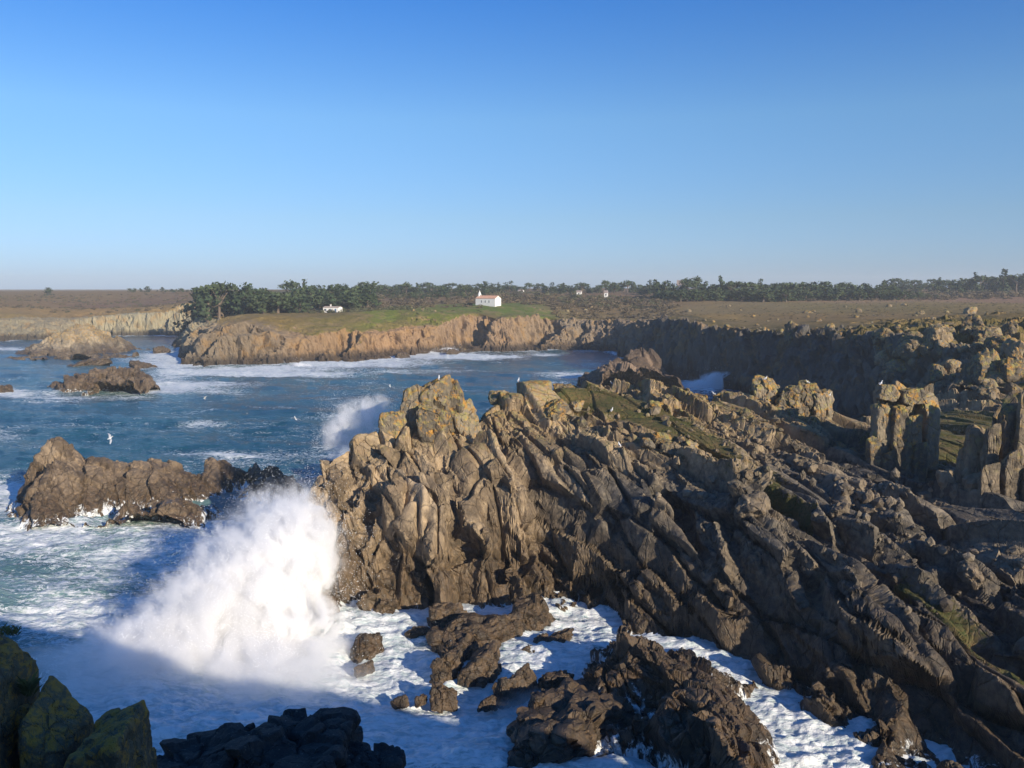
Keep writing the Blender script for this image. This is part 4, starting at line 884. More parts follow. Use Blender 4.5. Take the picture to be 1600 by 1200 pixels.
# white barnacled shells / foam flecks by the channel come from the wash material
TO = (TER,)
cnt = 0
rr = random.Random(12)
named = [(1237, 522, 22, 1.9, 'tall pale standing stone on the lip of the shaded cliff'), (1297, 512, 14, .8, 'yellow lichened boulder on the lip of the shaded cliff'), (1342, 488, 10, 1, 'grey stone on the turf above the shaded cliff, east of the path bend'), (1138, 480, 8, 1, 'small white stone on the turf close to the scrub'),
         (1389, 479, 8, .8, 'small white stone lying just above the footpath'), (1262, 489, 16, .5, 'flat outcrop of stones in the middle of the turf'), (1437, 491, 12, .8, 'cluster stone standing on the turf left of the boulder slope'), (1514, 490, 19, 1.1, 'pale pointed boulder on the crown of the boulder slope'),
         (1471, 518, 34, .6, 'long tan boulder lying in the shade of the boulder slope'), (1521, 514, 30, 1.2, 'two lobed brown boulder high on the boulder slope'), (1377, 526, 16, 1.5, 'upright tan block on the cliff lip left of the boulder slope'), (1423, 550, 40, .8, 'broad tan boulder, left of the boulder slope'),
         (1450, 545, 32, .8, 'weathered brown boulder beside the broad tan one'), (1560, 548, 44, .7, 'big smooth grey green boulder at the right of the boulder slope'), (1588, 560, 40, 1.2, 'large orange stained boulder at the right edge of the boulder slope'), (1478, 594, 18, .8, 'white topped boulder low in the shaded hollow'),
         (1488, 592, 16, .8, 'round white topped boulder right of its twin in the shaded hollow'), (1500, 612, 34, .9, 'rounded grey boulder at the foot of the shaded hollow'), (1466, 618, 16, 1.8, 'thin upright tan stone in the shaded hollow'), (1545, 590, 44, 1.5, 'tall flat topped orange boulder overhanging the grass saddle'),
         (1575, 585, 40, 1.1, 'orange boulder behind the flat topped one above the grass saddle'), (1548, 612, 22, 1.5, 'tan block under the flat topped orange boulder')]
for i, (px, py, w, hk, lab) in enumerate(named):
    lay(px, py, w, 1000 + i, M_lich if i % 3 else M_rock, lab, TO, hk=hk, sub=4 if w > 20 else 3)
for i in range(70):
    px = rr.uniform(1370, 1640); py = rr.uniform(500, 625); w = rr.choice([9, 12, 16, 22, 30])
    if py < 560 - (px - 1370) * .35 and py < 520: continue
    lay(px, py, w, 1100 + i, M_lich if i % 4 == 1 else M_rock, ('small' if w < 14 else 'middling' if w < 24 else 'big') + (' lichened' if i % 4 == 1 else ' grey') + ' boulder on the ' + ('upper' if py < 540 else 'middle' if py < 585 else 'lower') + (' left' if px < 1450 else ' central' if px < 1540 else ' right') + ' part of the shaded boulder slope', TO, group='boulders strewn over the right hand slope', hk=rr.uniform(.6, 1.2))
for i in range(70):
    px = rr.uniform(1020, 1480); py = rr.uniform(508, 530) if rr.random() < .75 else rr.uniform(476, 505); w = rr.choice([4, 5, 7, 9])
    lay(px, py, w, 1300 + i, M_lich, ('tiny' if w < 6 else 'small') + ' tan stone ' + ('on the lip of the shaded cliff' if py > 506 else 'out on the open turf') + (', far left part' if px < 1140 else ', left part' if px < 1250 else ', middle part' if px < 1370 else ', right part'), TO, group='small stones along the edge of the turf', cat='stone', name='stone', sub=2)
for i in range(34):
    px, py = (rr.uniform(640, 680), rr.uniform(480, 488)) if i < 10 else (rr.uniform(830, 940), rr.uniform(460, 505)); w = rr.choice([3, 4, 6])
    lay(px, py, w, 1400 + i, M_lich, ('tiny' if w < 4 else 'small' if w < 6 else 'larger') + ' pale stone on the turf ' + ('left of the chapel' if i < 10 else 'just right of the chapel' if px < 880 else 'well right of the chapel'), TO, group='pale stones on the turf round the chapel', cat='stone', name='stone', sub=2)

# ------------------------------------------------------------------ trees
def tube(p0, p1, r0, r1, n=6):
    p0 = Vector(p0); p1 = Vector(p1); d = (p1 - p0).normalized(); u = d.orthogonal().normalized(); v = d.cross(u); V = []; F = []
    for p, r in ((p0, r0), (p1, r1)):
        for k in range(n): a = 2 * math.pi * k / n; V.append(tuple(p + (u * math.cos(a) + v * math.sin(a)) * r))
    for k in range(n): F.append((k, (k + 1) % n, n + (k + 1) % n, n + k))
    return V, F
def join(parts):
    V = []; F = []
    for v, f in parts: k = len(V); V += list(v); F += [tuple(i + k for i in t) for t in f]
    return np.array(V, F32), np.array(F)
def leaves(centres, rs, size, per, flat=0.6):
    V = []; F = []; k = 0
    for (c, r) in centres:
        n = max(6, int(per * r * r)); d = rs.normal(size=(n, 3)); d /= np.linalg.norm(d, axis=1, keepdims=True)
        p = np.array(c) + d * np.array([r, r, r * flat]) * rs.uniform(.55, 1.08, (n, 1))
        for q, dd in zip(p, d):
            nrm = dd + rs.normal(size=3) * .5; nrm /= np.linalg.norm(nrm); a = np.cross(nrm, rs.normal(size=3)); a /= np.linalg.norm(a); b = np.cross(nrm, a); s = size * rs.uniform(.6, 1.3)
            V += [q - a * s, q + b * s * .6, q + a * s, q - b * s * .6]; F.append((k, k + 1, k + 2, k + 3)); k += 4
    return np.array(V, F32), np.array(F)
def tree_meshes(kind, seed):
    rs = np.random.RandomState(seed); rr = random.Random(seed); limbs = []; cs = []
    if kind == 'umbrella':         # unit height 1
        limbs.append(tube((0, 0, -.1), (.02, 0, .6), .035, .02))
        for k in range(5):
            a = rr.uniform(0, 6.28); t = (math.cos(a) * .26, math.sin(a) * .26, rr.uniform(.7, .85)); limbs.append(tube((0.01, 0, rr.uniform(.35, .55)), t, .016, .006, 5)); cs.append((t, rr.uniform(.16, .24)))
        cs += [((0, 0, .86), .26), ((.1, .05, .8), .22)]; fl = .45
    elif kind == 'cone':
        limbs.append(tube((0, 0, -.1), (0, 0, .9), .03, .006))
        for k in range(14):
            h = .12 + k * .062; r = .30 * (1 - h) + .05; a = rr.uniform(0, 6.28); t = (math.cos(a) * r * .6, math.sin(a) * r * .6, h); limbs.append(tube((0, 0, h - .03), t, .01, .004, 4)); cs.append((t, r * .7 + .04))
        fl = .6
    elif kind == 'dead':
        limbs.append(tube((0, 0, -.1), (.03, 0, .9), .03, .006))
        for k in range(10):
            a = rr.uniform(0, 6.28); h = rr.uniform(.4, .85); limbs.append(tube((0.01, 0, h), (math.cos(a) * .25, math.sin(a) * .25, h + rr.uniform(.05, .18)), .012, .003, 4))
        cs = [((.12, 0, .9), .09), ((-.1, .1, .82), .08), ((.02, -.1, .96), .06)]; fl = .4
    else:                          # dense wind-shaped cypress
        limbs.append(tube((0, 0, -.1), (.03, 0, .55), .04, .02))
        for k in range(11):
            a = rr.uniform(0, 6.28); R = rr.uniform(.05, .34); h = rr.uniform(.14, .86) - R * .25; t = (math.cos(a) * R + .05, math.sin(a) * R, h); limbs.append(tube((0.01, 0, h * .6), t, .014, .005, 4)); cs.append((t, rr.uniform(.13, .22)))
        cs += [((0.02, 0, .5), .30), ((.05, 0, .80), .18)]; fl = .7
    Vt, Ft = join(limbs); Vc, Fc = leaves(cs, rs, .060, 700, fl)
    mat = M_leafB if kind in ('umbrella',) or seed % 3 == 0 else M_leafA
    return np_mesh('trunk', Vt, Ft, M_bark), np_mesh('crown', Vc, Fc, mat)
PROTO = {k: [tree_meshes(k, sd_) for sd_ in ss] for k, ss in {'umbrella': (1, 2, 3), 'cone': (4, 5), 'dense': (6, 7, 8, 9, 10), 'dead': (11,)}.items()}
def tree(kind, px, top, y, label, group, wide=1.0, hmin=2.5, seed=0):
    t = at_y(px, top, y); gz = land_z(t[0], t[1]) - 0.4; h = max(hmin, t[2] - gz); rr = random.Random(seed * 7 + int(px * 3))
    e = empty('cypress_tree' if kind in ('dense', 'cone') else ('dead_tree' if kind == 'dead' else 'pine_tree'), (t[0], y, gz)); e.scale = (h * wide, h * wide, h); e.rotation_euler = (0, 0, rr.uniform(0, 6.28))
    a, b = rr.choice(PROTO[kind])
    link(bpy.data.objects.new('trunk', a), e); link(bpy.data.objects.new('crown', b), e); tag(e, label, 'tree', group); return e
ORD = 'first second third fourth fifth sixth seventh eighth ninth tenth eleventh twelfth thirteenth fourteenth fifteenth'.split()
def ordw(i, n):
    return (ORD[i] + ' from the left') if i < (n + 1) // 2 else (ORD[n - 1 - i] + ' from the right')
rr = random.Random(3); k = 0
def belt(n, px0, px1, top0, top1, y0, y1, label, group, kinds, wide=1.0, prof=None):
    global k
    for i in range(n):
        px = px0 + (px1 - px0) * (i + rr.uniform(0.1, .9)) / n; top = (prof(px) if prof else rr.uniform(top0, top1)) + rr.uniform(-3.0, 5.0); k += 1
        tree(rr.choice(kinds), px, top, rr.uniform(y0, y1), (label + ', ' + ordw(i, n)) if n <= 24 else (('taller ' if top < (prof(px) if prof else (top0 + top1) / 2) + 1 else 'lower ') + label + ', ' + ('left third', 'middle third', 'right third')[min(2, i * 3 // n)]), group, wide * 1.3 * rr.uniform(.85, 1.3), seed=k)
D_ = ['dense', 'dense', 'dense', 'umbrella', 'cone']
tree('dense', 75, 447, 800, 'lone dark round tree on the skyline at the far left', None, 1.6)
tree('dense', 322, 440, 425, 'broad dark cypress at the left end of the tree belt with a bare trunk', None, 1.1)
tree('umbrella', 340, 438, 428, 'flat crowned cypress just right of the belt end tree', None, 1.2)
tree('dense', 378, 436, 425, 'tallest pointed cypress of the left belt with low skirts', None, 1.0)
tree('dead', 472, 436, 520, 'pale leafless tree sticking out above the belt left of the white house', None, 1.0)
tree('umbrella', 452, 436, 500, 'small flat topped pine standing above the belt left of the leafless tree', None, .8)
tree('umbrella', 1075, 433, 620, 'umbrella pine with a flat crown on the skyline beside the hidden house', None, 1.0)
tree('umbrella', 1088, 431, 625, 'thin stemmed umbrella pine, second of the pair on the skyline', None, .7)
tree('cone', 1127, 430, 610, 'leaning pointed cypress breaking the skyline right of the umbrella pines', None, .9)
tree('cone', 1188, 434, 640, 'small pointed cypress on the skyline above the middle of the turf', None, .9)
tree('cone', 1572, 418, 700, 'tallest windblown cypress on the skyline near the right edge', None, 1.0)
tree('cone', 1524, 424, 700, 'layered windblown cypress on the skyline, left of the tallest', None, 1.0)
belt(7, 200, 255, 447, 451, 850, 900, 'small distant tree on the left skyline', 'distant trees on the left skyline', ['dense'])
belt(16, 255, 315, 451, 454, 800, 900, 'low distant tree between the skyline bushes and the belt', 'low distant trees left of the belt', ['dense'])
belt(22, 312, 470, 440, 450, 430, 475, 'dark cypress in the dense belt above the brown promontory', 'cypress belt above the brown promontory', D_, .9, prof=lambda p: 447 + 5 * math.sin(p * .09) + max(0, (p - 400) * .05))
belt(14, 380, 470, 452, 466, 415, 440, 'low green cypress at the front edge of the left belt', 'front trees of the left belt', ['dense'], 1.2)
belt(26, 470, 580, 440, 448, 480, 540, 'tall dark cypress behind the white house', 'tall cypresses behind the white house', D_, .9)
belt(20, 440, 580, 452, 468, 445, 480, 'rounded green tree beside the white house', 'rounded trees beside the white house', ['dense'], 1.1)
belt(48, 560, 760, 440, 446, 640, 760, 'blue green tree in the far wood left of the chapel skyline', 'trees of the far wood behind the chapel, left part', D_, 1.0)
belt(26, 600, 760, 450, 462, 560, 640, 'olive tree in the scrub between the wood and the chapel', 'olive trees left of the chapel', ['dense'], 1.2)
belt(56, 760, 1030, 439, 446, 680, 800, 'blue green tree in the far wood right of the chapel skyline', 'trees of the far wood behind the chapel, right part', D_, 1.0)
belt(44, 1025, 1300, 437, 447, 590, 650, 'dark cypress in the wood at the back of the turf', 'cypresses in the wood behind the turf', D_, 1.0)
belt(36, 1035, 1240, 446, 456, 545, 585, 'dark green shrubby cypress at the front of the wood behind the turf', 'front cypresses of the wood behind the turf', ['dense'], 1.2, prof=lambda p: 452 - (p - 1035) * .02)
belt(30, 1235, 1400, 438, 447, 590, 650, 'dark cypress in the tall block of wood right of the turf', 'cypresses in the tall block of wood right of centre', D_, 1.0)
belt(20, 1240, 1465, 446, 462, 575, 600, 'low dark cypress edging the brown scrub', 'low cypresses edging the brown scrub', ['dense'], 1.2, prof=lambda p: 446 + max(0, (p - 1390) * .16))
belt(20, 1380, 1470, 434, 440, 760, 820, 'distant windblown pine behind the brown scrub', 'distant pines behind the brown scrub', ['umbrella', 'dense', 'cone'], .9)
belt(34, 1460, 1640, 426, 436, 690, 760, 'windblown cypress in the skyline group at the right', 'windblown cypresses on the right skyline', ['umbrella', 'dense', 'cone', 'dense'], 1.0, prof=lambda p: 436 - (p - 1460) * .06)
# scrub: low brown and olive bushes, far too many to count
def scrub(name, label, zones, mat, seed):
    rs = np.random.RandomState(seed); Vs = []; Fs = []; k = 0
    proto = [leaves([((0, 0, .25), .8), ((.5, .2, .15), .55), ((-.45, -.2, .15), .5)], np.random.RandomState(seed + j), .20, 75, .75) for j in range(6)]
    xs = []; 
    for (p0, p1, y0, y1, n, s0, s1) in zones:
        px = rs.uniform(p0, p1, n); yy_ = rs.uniform(y0, y1, n); xs.append(np.stack([(px - 800) / FPX * yy_, yy_, rs.uniform(s0, s1, n)], 1))
    A = np.concatenate(xs); hz = land_height(A[:, 0].astype(F32), A[:, 1].astype(F32))
    for (x, y, s), z, sd_ in zip(A, hz[0], hz[1]):
        if sd_ < 6: continue
        V, F = proto[rs.randint(6)]; a = rs.uniform(0, 6.28); c_, s_ = math.cos(a), math.sin(a)
        Q = V * (s * rs.uniform(1, 1.6), s, s * rs.uniform(.7, 1.1)); Q = np.stack([Q[:, 0] * c_ - Q[:, 1] * s_, Q[:, 0] * s_ + Q[:, 1] * c_, Q[:, 2]], 1) + (x, y, z)
        Vs.append(Q); Fs.append(F + k); k += len(V)
    tag(link(bpy.data.objects.new(name, np_mesh(name, np.concatenate(Vs), np.concatenate(Fs), mat))), label, 'scrub', None, 'stuff')
scrub('brown_scrub', 'brown winter scrub in front of the woods', [(580, 1040, 490, 640, 330, 1.6, 3.4), (860, 1060, 440, 560, 170, 1.4, 3.0), (1290, 1640, 600, 720, 320, 2.0, 4.0), (540, 760, 440, 520, 110, 1.0, 2.2), (1250, 1640, 560, 600, 110, 1.2, 2.2), (0, 320, 540, 800, 260, .8, 2.2), (1040, 1640, 290, 560, 420, .25, .6), (1030, 1070, 400, 480, 24, 1.2, 2.2)], M_leafC, 61)
scrub('olive_scrub', 'olive green scrub round the white house and under the woods', [(385, 640, 415, 450, 120, 1.2, 2.6), (560, 900, 560, 700, 150, 1.8, 3.6), (1280, 1640, 640, 760, 170, 2.0, 4.2), (880, 1030, 500, 640, 110, 1.8, 3.2), (1040, 1640, 290, 560, 300, .2, .5), (0, 300, 540, 800, 120, .8, 1.8), (600, 900, 405, 470, 60, .3, .8)], M_leafD, 62)

M_slate = plain('weathered_roof', (0.34, 0.28, 0.25), 0.9, 0.02, 1.5, 0.2)
# ------------------------------------------------------------------ buildings
def box_arr(x0, x1, y0, y1, z0, z1):
    V = [(x0, y0, z0), (x1, y0, z0), (x1, y1, z0), (x0, y1, z0), (x0, y0, z1), (x1, y0, z1), (x1, y1, z1), (x0, y1, z1)]
    return V, [(0, 3, 2, 1), (4, 5, 6, 7), (0, 1, 5, 4), (1, 2, 6, 5), (2, 3, 7, 6), (3, 0, 4, 7)]
def box(name, b, mat, parent):
    V, F = box_arr(*b); return link(bpy.data.objects.new(name, np_mesh(name, np.array(V), np.array(F), mat)), parent)
def poly(name, V, F, mat, parent):
    me = bpy.data.meshes.new(name); me.from_pydata([tuple(v) for v in V], [], F); me.materials.append(mat); return link(bpy.data.objects.new(name, me), parent)
def gable_walls(L, W, H, R, t=0.35):
    V = []
    for x in (-L / 2, L / 2): V += [(x, -W / 2, -1.5), (x, W / 2, -1.5), (x, W / 2, H), (x, 0, R), (x, -W / 2, H)]
    return V, [(0, 1, 2, 3, 4)[::-1], (5, 6, 7, 8, 9), (0, 5, 9, 4), (2, 7, 6, 1), (4, 9, 8, 3), (3, 8, 7, 2), (0, 1, 6, 5)]
def roof_on(L, W, H, R, over, mat, parent, thick=0.12):
    for s in (-1, 1):
        sl = (R - H) / (W / 2); w = W / 2 + over
        V = [(-L / 2 - over, 0, R + .02), (L / 2 + over, 0, R + .02), (L / 2 + over, s * w, R - sl * w + .02), (-L / 2 - over, s * w, R - sl * w + .02)]
        V += [(a, b, c + thick) for a, b, c in V]; F = [(0, 1, 2, 3), (7, 6, 5, 4), (0, 4, 5, 1), (1, 5, 6, 2), (2, 6, 7, 3), (3, 7, 4, 0)]
        rf = poly('roof', V, F, mat, parent)
        nt_ = int(L / .45)
        VV = []; FF = []
        for i in range(nt_):       # rows of round tiles
            x = -L / 2 + (i + .5) * L / nt_; v, f = tube((x, s * .1, R - sl * .1 + thick + .02), (x, s * w, R - sl * w + thick + .02), .09, .09, 5); kk = len(VV); VV += v; FF += [tuple(q + kk for q in t) for t in f]
        poly('tile_rows', VV, FF, mat, rf)
c = at_y(763, 478, 455); gz = land_z(c[0], c[1])
chapel = empty('chapel', (c[0], c[1], gz)); chapel.rotation_euler = (0, 0, math.radians(-30)); tag(chapel, 'small whitewashed chapel with a bellcote standing on the green clifftop', 'chapel')
Vg, Fg = gable_walls(12.4, 6.4, 3.7, 5.2); poly('wall', Vg, Fg, M_white, chapel); roof_on(12.4, 6.4, 3.7, 5.2, .12, M_tile, chapel)
for x in (-2.4, 0.0, 2.4):
    w = box('window', (x - .22, x + .22, -3.24, -3.19, 1.5, 2.7), M_glass, chapel)
    w2 = box('sill', (x - .34, x + .34, -3.30, -3.21, 1.35, 1.48), M_white, w)
bl = box('bellcote', (-5.9, -5.2, -1.1, 1.1, 4.3, 6.1), M_white, chapel)
poly('bellcote_cap', [(-6.0, -.8, 6.12), (-5.1, -.8, 6.12), (-5.1, .8, 6.12), (-6.0, .8, 6.12), (-5.55, 0, 8.2)], [(3, 2, 1, 0), (0, 1, 4), (1, 2, 4), (2, 3, 4), (3, 0, 4)], M_white, bl)
box('cross', (-5.6, -5.5, -.06, .06, 8.1, 9.0), M_glass, bl); box('arch_opening', (-5.18, -5.15, -.35, .35, 4.9, 5.7), M_glass, bl)
c = at_y(520, 488, 430); gz = land_z(c[0], c[1])
house = empty('white_house', (c[0], c[1], gz)); house.rotation_euler = (0, 0, math.radians(-14)); tag(house, 'low white cottage in front of the cypress belt, left of the chapel', 'house')
Vg, Fg = gable_walls(8.6, 4.6, 2.5, 3.0); poly('wall', Vg, Fg, M_white, house); roof_on(8.6, 4.6, 2.5, 3.0, .15, M_slate, house)
ch = box('chimney', (-1.3, -.8, -.3, .3, 2.9, 4.1), M_white, house); box('chimney_cap', (-1.4, -.7, -.4, .4, 4.1, 4.2), M_tile, ch)
box('door', (2.2, 3.1, -2.34, -2.29, -.2, 1.9), M_shut, house)
for x in (-3.2, -0.6): w = box('window', (x - .4, x + .4, -2.34, -2.29, .9, 1.8), M_glass, house); box('shutter', (x + .42, x + .75, -2.38, -2.31, .85, 1.85), M_shut, w)
for i, (px, top, base, y, w, lab) in enumerate([(905, 454, 458, 640, 3.5, 'tiny white house at the edge of the far wood right of the chapel'), (947, 454, 458, 620, 2.6, 'tiny white hut farthest right at the edge of the scrub behind the chapel'),
                                             (814, 453, 457, 700, 4.5, 'tiny pale cottage in the trees just above the right of the chapel'), (1063, 438, 446, 640, 5, 'pinkish white house glimpsed among the umbrella pines')]):
    c = at_y(px, base, y); g0 = land_z(c[0], c[1]); h = max(1.8, at_y(px, top, y)[2] - g0)
    e = empty('distant_house', (c[0], c[1], g0)); tag(e, lab, 'house'); e.rotation_euler = (0, 0, -.3)
    Vg, Fg = gable_walls(w, w * .7, h * .7, h); poly('wall', Vg, Fg, M_white, e); roof_on(w, w * .7, h * .7, h, .2, M_slate, e)
    box('window', (-.5, .5, -w * .35 - .06, -w * .35 - .01, h * .3, h * .5), M_glass, e)

# ------------------------------------------------------------------ gulls
def ell(c, r, n=8, m=6, rot=None):
    V = []; F = []
    for i in range(m + 1):
        t = math.pi * i / m
        for j in range(n):
            a = 2 * math.pi * j / n; V.append((c[0] + r[0] * math.cos(t), c[1] + r[1] * math.sin(t) * math.cos(a), c[2] + r[2] * math.sin(t) * math.sin(a)))
    for i in range(m):
        for j in range(n): F.append((i * n + j, i * n + (j + 1) % n, (i + 1) * n + (j + 1) % n, (i + 1) * n + j))
    return V, F
def lofted(path, n=8):
    """a bird body: rings (x, z, ry, rz) from tail to beak"""
    V = []; F = []
    for x, z, ry, rz in path:
        for j in range(n): a = 2 * math.pi * j / n; V.append((x, ry * math.cos(a), z + rz * math.sin(a)))
    for i in range(len(path) - 1):
        for j in range(n): F.append((i * n + j, i * n + (j + 1) % n, (i + 1) * n + (j + 1) % n, (i + 1) * n + j))
    return np.array(V, F32), np.array(F)
gb = np_mesh('body', *lofted([(-.30, .12, .01, .005), (-.23, .14, .05, .015), (-.15, .18, .07, .05), (-.03, .24, .095, .10), (.08, .32, .085, .10), (.13, .41, .05, .065), (.155, .48, .045, .05), (.185, .52, .05, .05), (.225, .515, .035, .035), (.245, .51, .014, .016)]), M_gull, None, True)
gk = np_mesh('beak', *lofted([(.24, .51, .014, .016), (.28, .505, .011, .013), (.315, .49, .003, .004)], 6), M_beak)
gl = np_mesh('leg', *join([tube((.02, 0, .14), (.02, 0, 0), .008, .008, 5), tube((.02, 0, .005), (.08, 0, .005), .012, .02, 4)]), M_gleg)
def wing_folded(s): return np_mesh('wing', *join([ell((-.07, s * .088, .25), (.21, .018, .06))]), M_gullg, None, True)
def wing_open(s):
    V = []; prof = [(0.05, .0, .10, -.14), (.35, .10, .13, -.10), (.60, .06, .04, -.14), (.80, -.04, -.08, -.18)]
    for yv, zz, xf, xb in prof: V += [(xf, s * yv, .25 + zz), (xb, s * yv, .25 + zz), (xb, s * yv, .235 + zz), (xf, s * yv, .235 + zz)]
    F = [];
    for i in range(3):
        for j in range(4): F.append((i * 4 + j, i * 4 + (j + 1) % 4, i * 4 + 4 + (j + 1) % 4, i * 4 + 4 + j))
    F += [(0, 1, 2, 3), (15, 14, 13, 12)]
    return np_mesh('wing', np.array(V, F32), np.array(F), M_gullg)
gw = [wing_folded(-1), wing_folded(1)]; go = [wing_open(-1), wing_open(1)]
def gull(loc, rz, label, group, flying=False, s=1.0, tilt=0.0):
    e = empty('gull', loc); e.scale = (s, s, s); e.rotation_euler = (tilt, 0, rz); tag(e, label, 'gull', group)
    link(bpy.data.objects.new('body', gb), e); link(bpy.data.objects.new('beak', gk), e)
    for w in (go if flying else gw): link(bpy.data.objects.new('wing', w), e)
    if not flying:
        for yv in (-.035, .035): l_ = link(bpy.data.objects.new('leg', gl), e); l_.location = (0, yv, 0)
bpy.context.view_layer.update(); dg = bpy.context.evaluated_depsgraph_get()
perch = [(686, 592, 'gull standing on the very top of the pinnacle on the crag', 1.6), (810, 606, 'gull on the crest just left of the smooth pale boulder', 1.2), (956, 600, 'gull on the yellow lichened crest blocks, sea behind', 2.8), (1196, 592, 'gull on the leftmost point of the dark crest outcrop', .4), (1115, 616, 'gull low on the crest left of the outcrop', 3),
         (1262, 598, 'gull on the highest orange point of the crest outcrop', 2.9), (1296, 618, 'gull on the right hand point of the crest outcrop above the dark gap', .2), (1367, 604, 'left gull of the two on the tower of columns', 2.7), (1376, 604, 'right gull of the two on the tower of columns', .5),
         (956, 642, 'gull sitting in the grassy gully below the crest', 1), (968, 700, 'gull resting on the slabs left of the boulder pile', 2), (1110, 612, 'gull beside the one low on the crest', .3)]
for px, py, lab, rz in perch:
    a, b, c_ = ray(px, py + 3); d = Vector((a, b, c_)).normalized()
    hit, loc, nrm, _, ob, _ = sc.ray_cast(dg, Vector((0, 0, EYE)), d)
    if not hit: continue
    # stand on the top of whatever is there
    h2, l2, n2, _, _, _ = sc.ray_cast(dg, loc + d * 0.12 + Vector((0, 0, 1.2)), Vector((0, 0, -1)))
    p = l2 if h2 else loc
    gull(p - Vector((0, 0, .01)), rz, lab, 'gulls resting on the rocks')
for px, py, y, rz, tl, lab in [(172, 687, 108, .6, .7, 'gull flying low over the near islet'), (461, 658, 112, 2.6, .3, 'gull gliding over the blue water left of the spray'), (320, 624, 160, .2, -.5, 'gull flying over open water above the near islet'), (608, 606, 140, 2.2, .5, 'gull skimming the water behind the pinnacle')]:
    gull(at_y(px, py, y), rz, lab, 'gulls in flight', True, 1.2, tl)

# ------------------------------------------------------------------ spray
def spray_mat(name, dens, scale, cut, seed, gain=2.8):
    m = bpy.data.materials.new(name); m.use_nodes = True; nt = m.node_tree; nt.nodes.clear(); n = N(nt)
    out = nt.nodes.new('ShaderNodeOutputMaterial'); v = nt.nodes.new('ShaderNodeVolumePrincipled'); nt.links.new(v.outputs[0], out.inputs['Volume'])
    v.inputs['Color'].default_value = (0.995, 0.997, 1.0, 1); v.inputs['Anisotropy'].default_value = -0.1
    tc = n.node('ShaderNodeTexCoord'); o = tc.outputs['Object']; ln = n.node('ShaderNodeVectorMath', operation='LENGTH'); n.put(ln.inputs[0], o)
    nz = n.noise(scale, 9, 0.68, n.mapv(n.pos(), (1, 1, .8), (0, 0, seed)), 0.5)
    base = n.math('SUBTRACT', 1.0, ln.outputs['Value'])
    d = n.math('ADD', n.math('MULTIPLY', base, 1.0), n.math('MULTIPLY', n.math('SUBTRACT', nz, cut), gain))
    d = n.math('MULTIPLY', n.math('MULTIPLY', n.math('MAXIMUM', d, 0.0), n.ramp(base, 0.0, 0.35)), dens)
    nt.links.new(d, v.inputs['Density']); return m
M_sp1 = spray_mat('dense_spray', 7.0, 0.50, 0.515, 0.3, 5.2); M_sp4 = spray_mat('torn_spray', 0.8, 0.62, 0.52, 0.8, 5.0); M_sp2 = spray_mat('thin_spray', 1.8, 0.42, 0.51, 1.1, 3.8); M_sp3 = spray_mat('mist', 0.42, 0.16, 0.5, 2.0)
Vi, Fi = ico(3)
def puff(px, py, y, rx, ry, rz, mat, parent):
    p = at_y(px, py, y); o = bpy.data.objects.new('spray_cloud', np_mesh('spray_cloud', Vi * 1.02, Fi, mat)); o.location = Vector(p) - Vector(parent.location); o.scale = (rx, ry, rz); link(o, parent); o['kind'] = 'stuff'; return p
def drops(parent, items, n, seed, r0=.02, r1=.07):
    rs = np.random.RandomState(seed); Vs = []; T = np.array([(1, 1, 1), (1, -1, -1), (-1, 1, -1), (-1, -1, 1)], F32) * .7; Ft = np.array([(0, 1, 2), (0, 3, 1), (0, 2, 3), (1, 3, 2)])
    P = []
    for px, py, y, rx, ry, rz, wgt in items:
        q = rs.normal(size=(int(n * wgt), 3)) * np.array([rx, ry, rz]) * .60; P.append(q + np.array(at_y(px, py, y)))
    P = np.concatenate(P); P = P + np.stack([fbm(P.astype(F32) * .35, 3, seed=s_) for s_ in (81, 82, 83)], 1) * 2.2; P = P[P[:, 2] > .1]
    s = rs.uniform(r0, r1, (len(P), 1, 1)) * rs.uniform(.5, 1, (len(P), 1, 1)); V = (P[:, None] + T[None] * s).reshape(-1, 3) - np.array(parent.location)
    F = (Ft[None] + 4 * np.arange(len(P))[:, None, None]).reshape(-1, 3)
    o = link(bpy.data.objects.new('droplets', np_mesh('droplets', V, F, M_drop)), parent); o['kind'] = 'stuff'
sp = empty('wave_splash', at_z(440, 990, 0)); tag(sp, 'huge white burst of spray where the wave hits the left foot of the crag', 'splash')
I1 = [(452, 888, 73, 4.4, 4, 6.6, .2), (474, 845, 76, 3.3, 3.4, 4.4, .14), (410, 920, 70, 5.5, 4.5, 5.2, .16), (355, 940, 68, 6, 4.5, 3.9, .12), (295, 1000, 65, 8, 4.5, 2.6, .1), (440, 985, 68, 6, 4, 4.0, .1), (430, 830, 78, 3.6, 3.0, 3.0, .08), (380, 868, 75, 5.0, 3.5, 2.2, .06), (380, 1035, 63, 9, 4.5, 2.2, .05), (480, 1015, 66, 5, 3, 1.4, .03)]
for a in I1: puff(*a[:6], M_sp1 if a[1] < 1000 and a[0] > 370 else M_sp2, sp)
puff(180, 1050, 61, 12, 5, 2.6, M_sp3, sp); puff(420, 1075, 60, 10, 5, 2.6, M_sp3, sp); puff(840, 1110, 57, 4.5, 3, 1.6, M_sp3, sp)
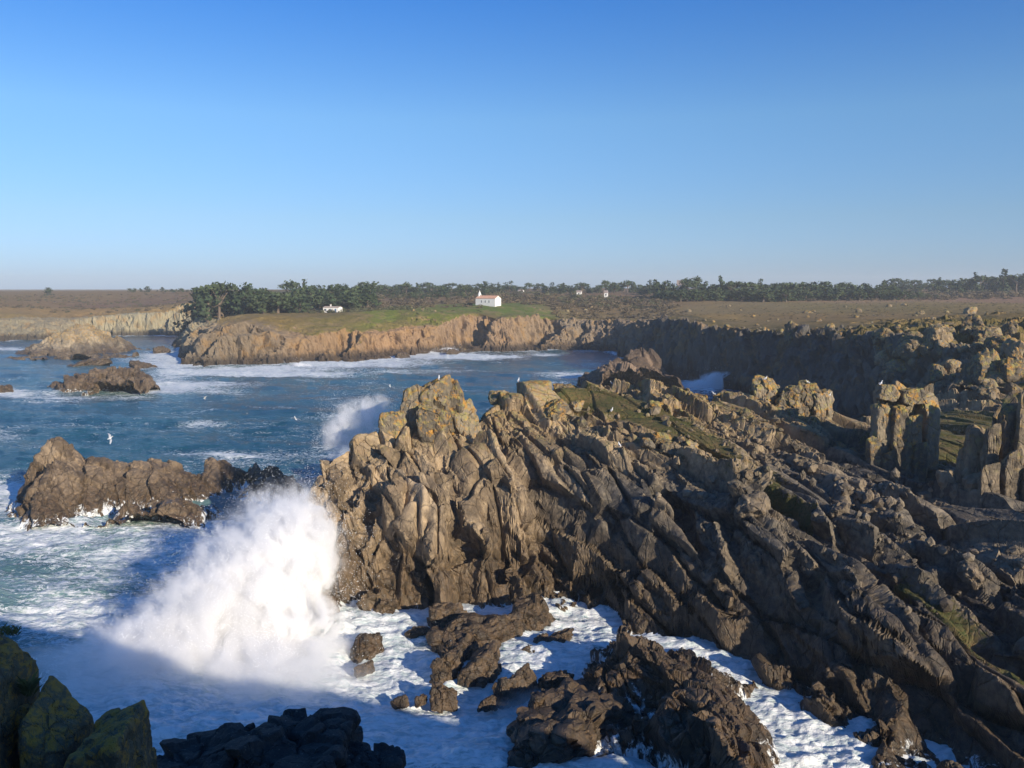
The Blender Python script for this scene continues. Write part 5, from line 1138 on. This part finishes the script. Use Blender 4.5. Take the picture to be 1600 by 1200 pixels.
for a in [(455, 860, 74, 5.6, 4.6, 7.6), (400, 890, 71, 7, 5, 6.2), (330, 950, 67, 7.5, 5, 4.4), (250, 1010, 64, 9, 5, 3.0), (430, 810, 79, 5, 4, 4.2)]: puff(*a, M_sp4, sp)
drops(sp, I1, 60000, 91, .010, .038)
sp2 = empty('wave_splash', at_z(550, 745, 0)); tag(sp2, 'smaller veil of spray rising behind the left shoulder of the crag', 'splash')
I2 = [(552, 668, 97, 3.4, 3, 4.0, .4), (584, 645, 99, 3.0, 3, 2.8, .25), (525, 685, 95, 2.2, 2.6, 3.2, .2)]
for a in I2: puff(*a[:6], M_sp4, sp2)
drops(sp2, I2, 16000, 92, .008, .03)
sp3 = empty('wave_splash', at_z(1130, 605, 0)); tag(sp3, 'white surge against the foot of the shaded cliff behind the crest', 'splash')
I3 = [(1125, 598, 250, 8, 4, 4.0, .6), (1095, 604, 248, 6, 4, 2.5, .4)]
for a in I3: puff(*a[:6], M_sp2, sp3)
drops(sp3, I3, 3000, 93, .03, .08)
sp4 = empty('breaking_wave', at_z(640, 556, 0)); tag(sp4, 'surf breaking white along the foot of the orange cliffs', 'wave')
I4 = [(700, 550, 394, 7, 3, 2.6, .4), (665, 553, 388, 9, 3, 1.6, .3), (468, 573, 325, 6, 3, 1.8, .3)]
for a in I4: puff(*a[:6], M_sp2, sp4)
drops(sp4, I4, 3000, 94, .04, .10)

# ------------------------------------------------------------------ the air
V, F = box_arr(-2800, 2800, -300, 3400, -3.2, 75)
m = bpy.data.materials.new('sea_haze'); m.use_nodes = True; nt = m.node_tree; nt.nodes.clear()
out = nt.nodes.new('ShaderNodeOutputMaterial'); v = nt.nodes.new('ShaderNodeVolumePrincipled'); nt.links.new(v.outputs[0], out.inputs['Volume'])
v.inputs['Color'].default_value = (0.86, 0.93, 1.0, 1); v.inputs['Density'].default_value = 0.00020; v.inputs['Anisotropy'].default_value = 0.0
if HAZE:
    hz = link(bpy.data.objects.new('haze', np_mesh('haze', np.array(V, F32), np.array(F), m))); tag(hz, None, None, None, 'stuff')
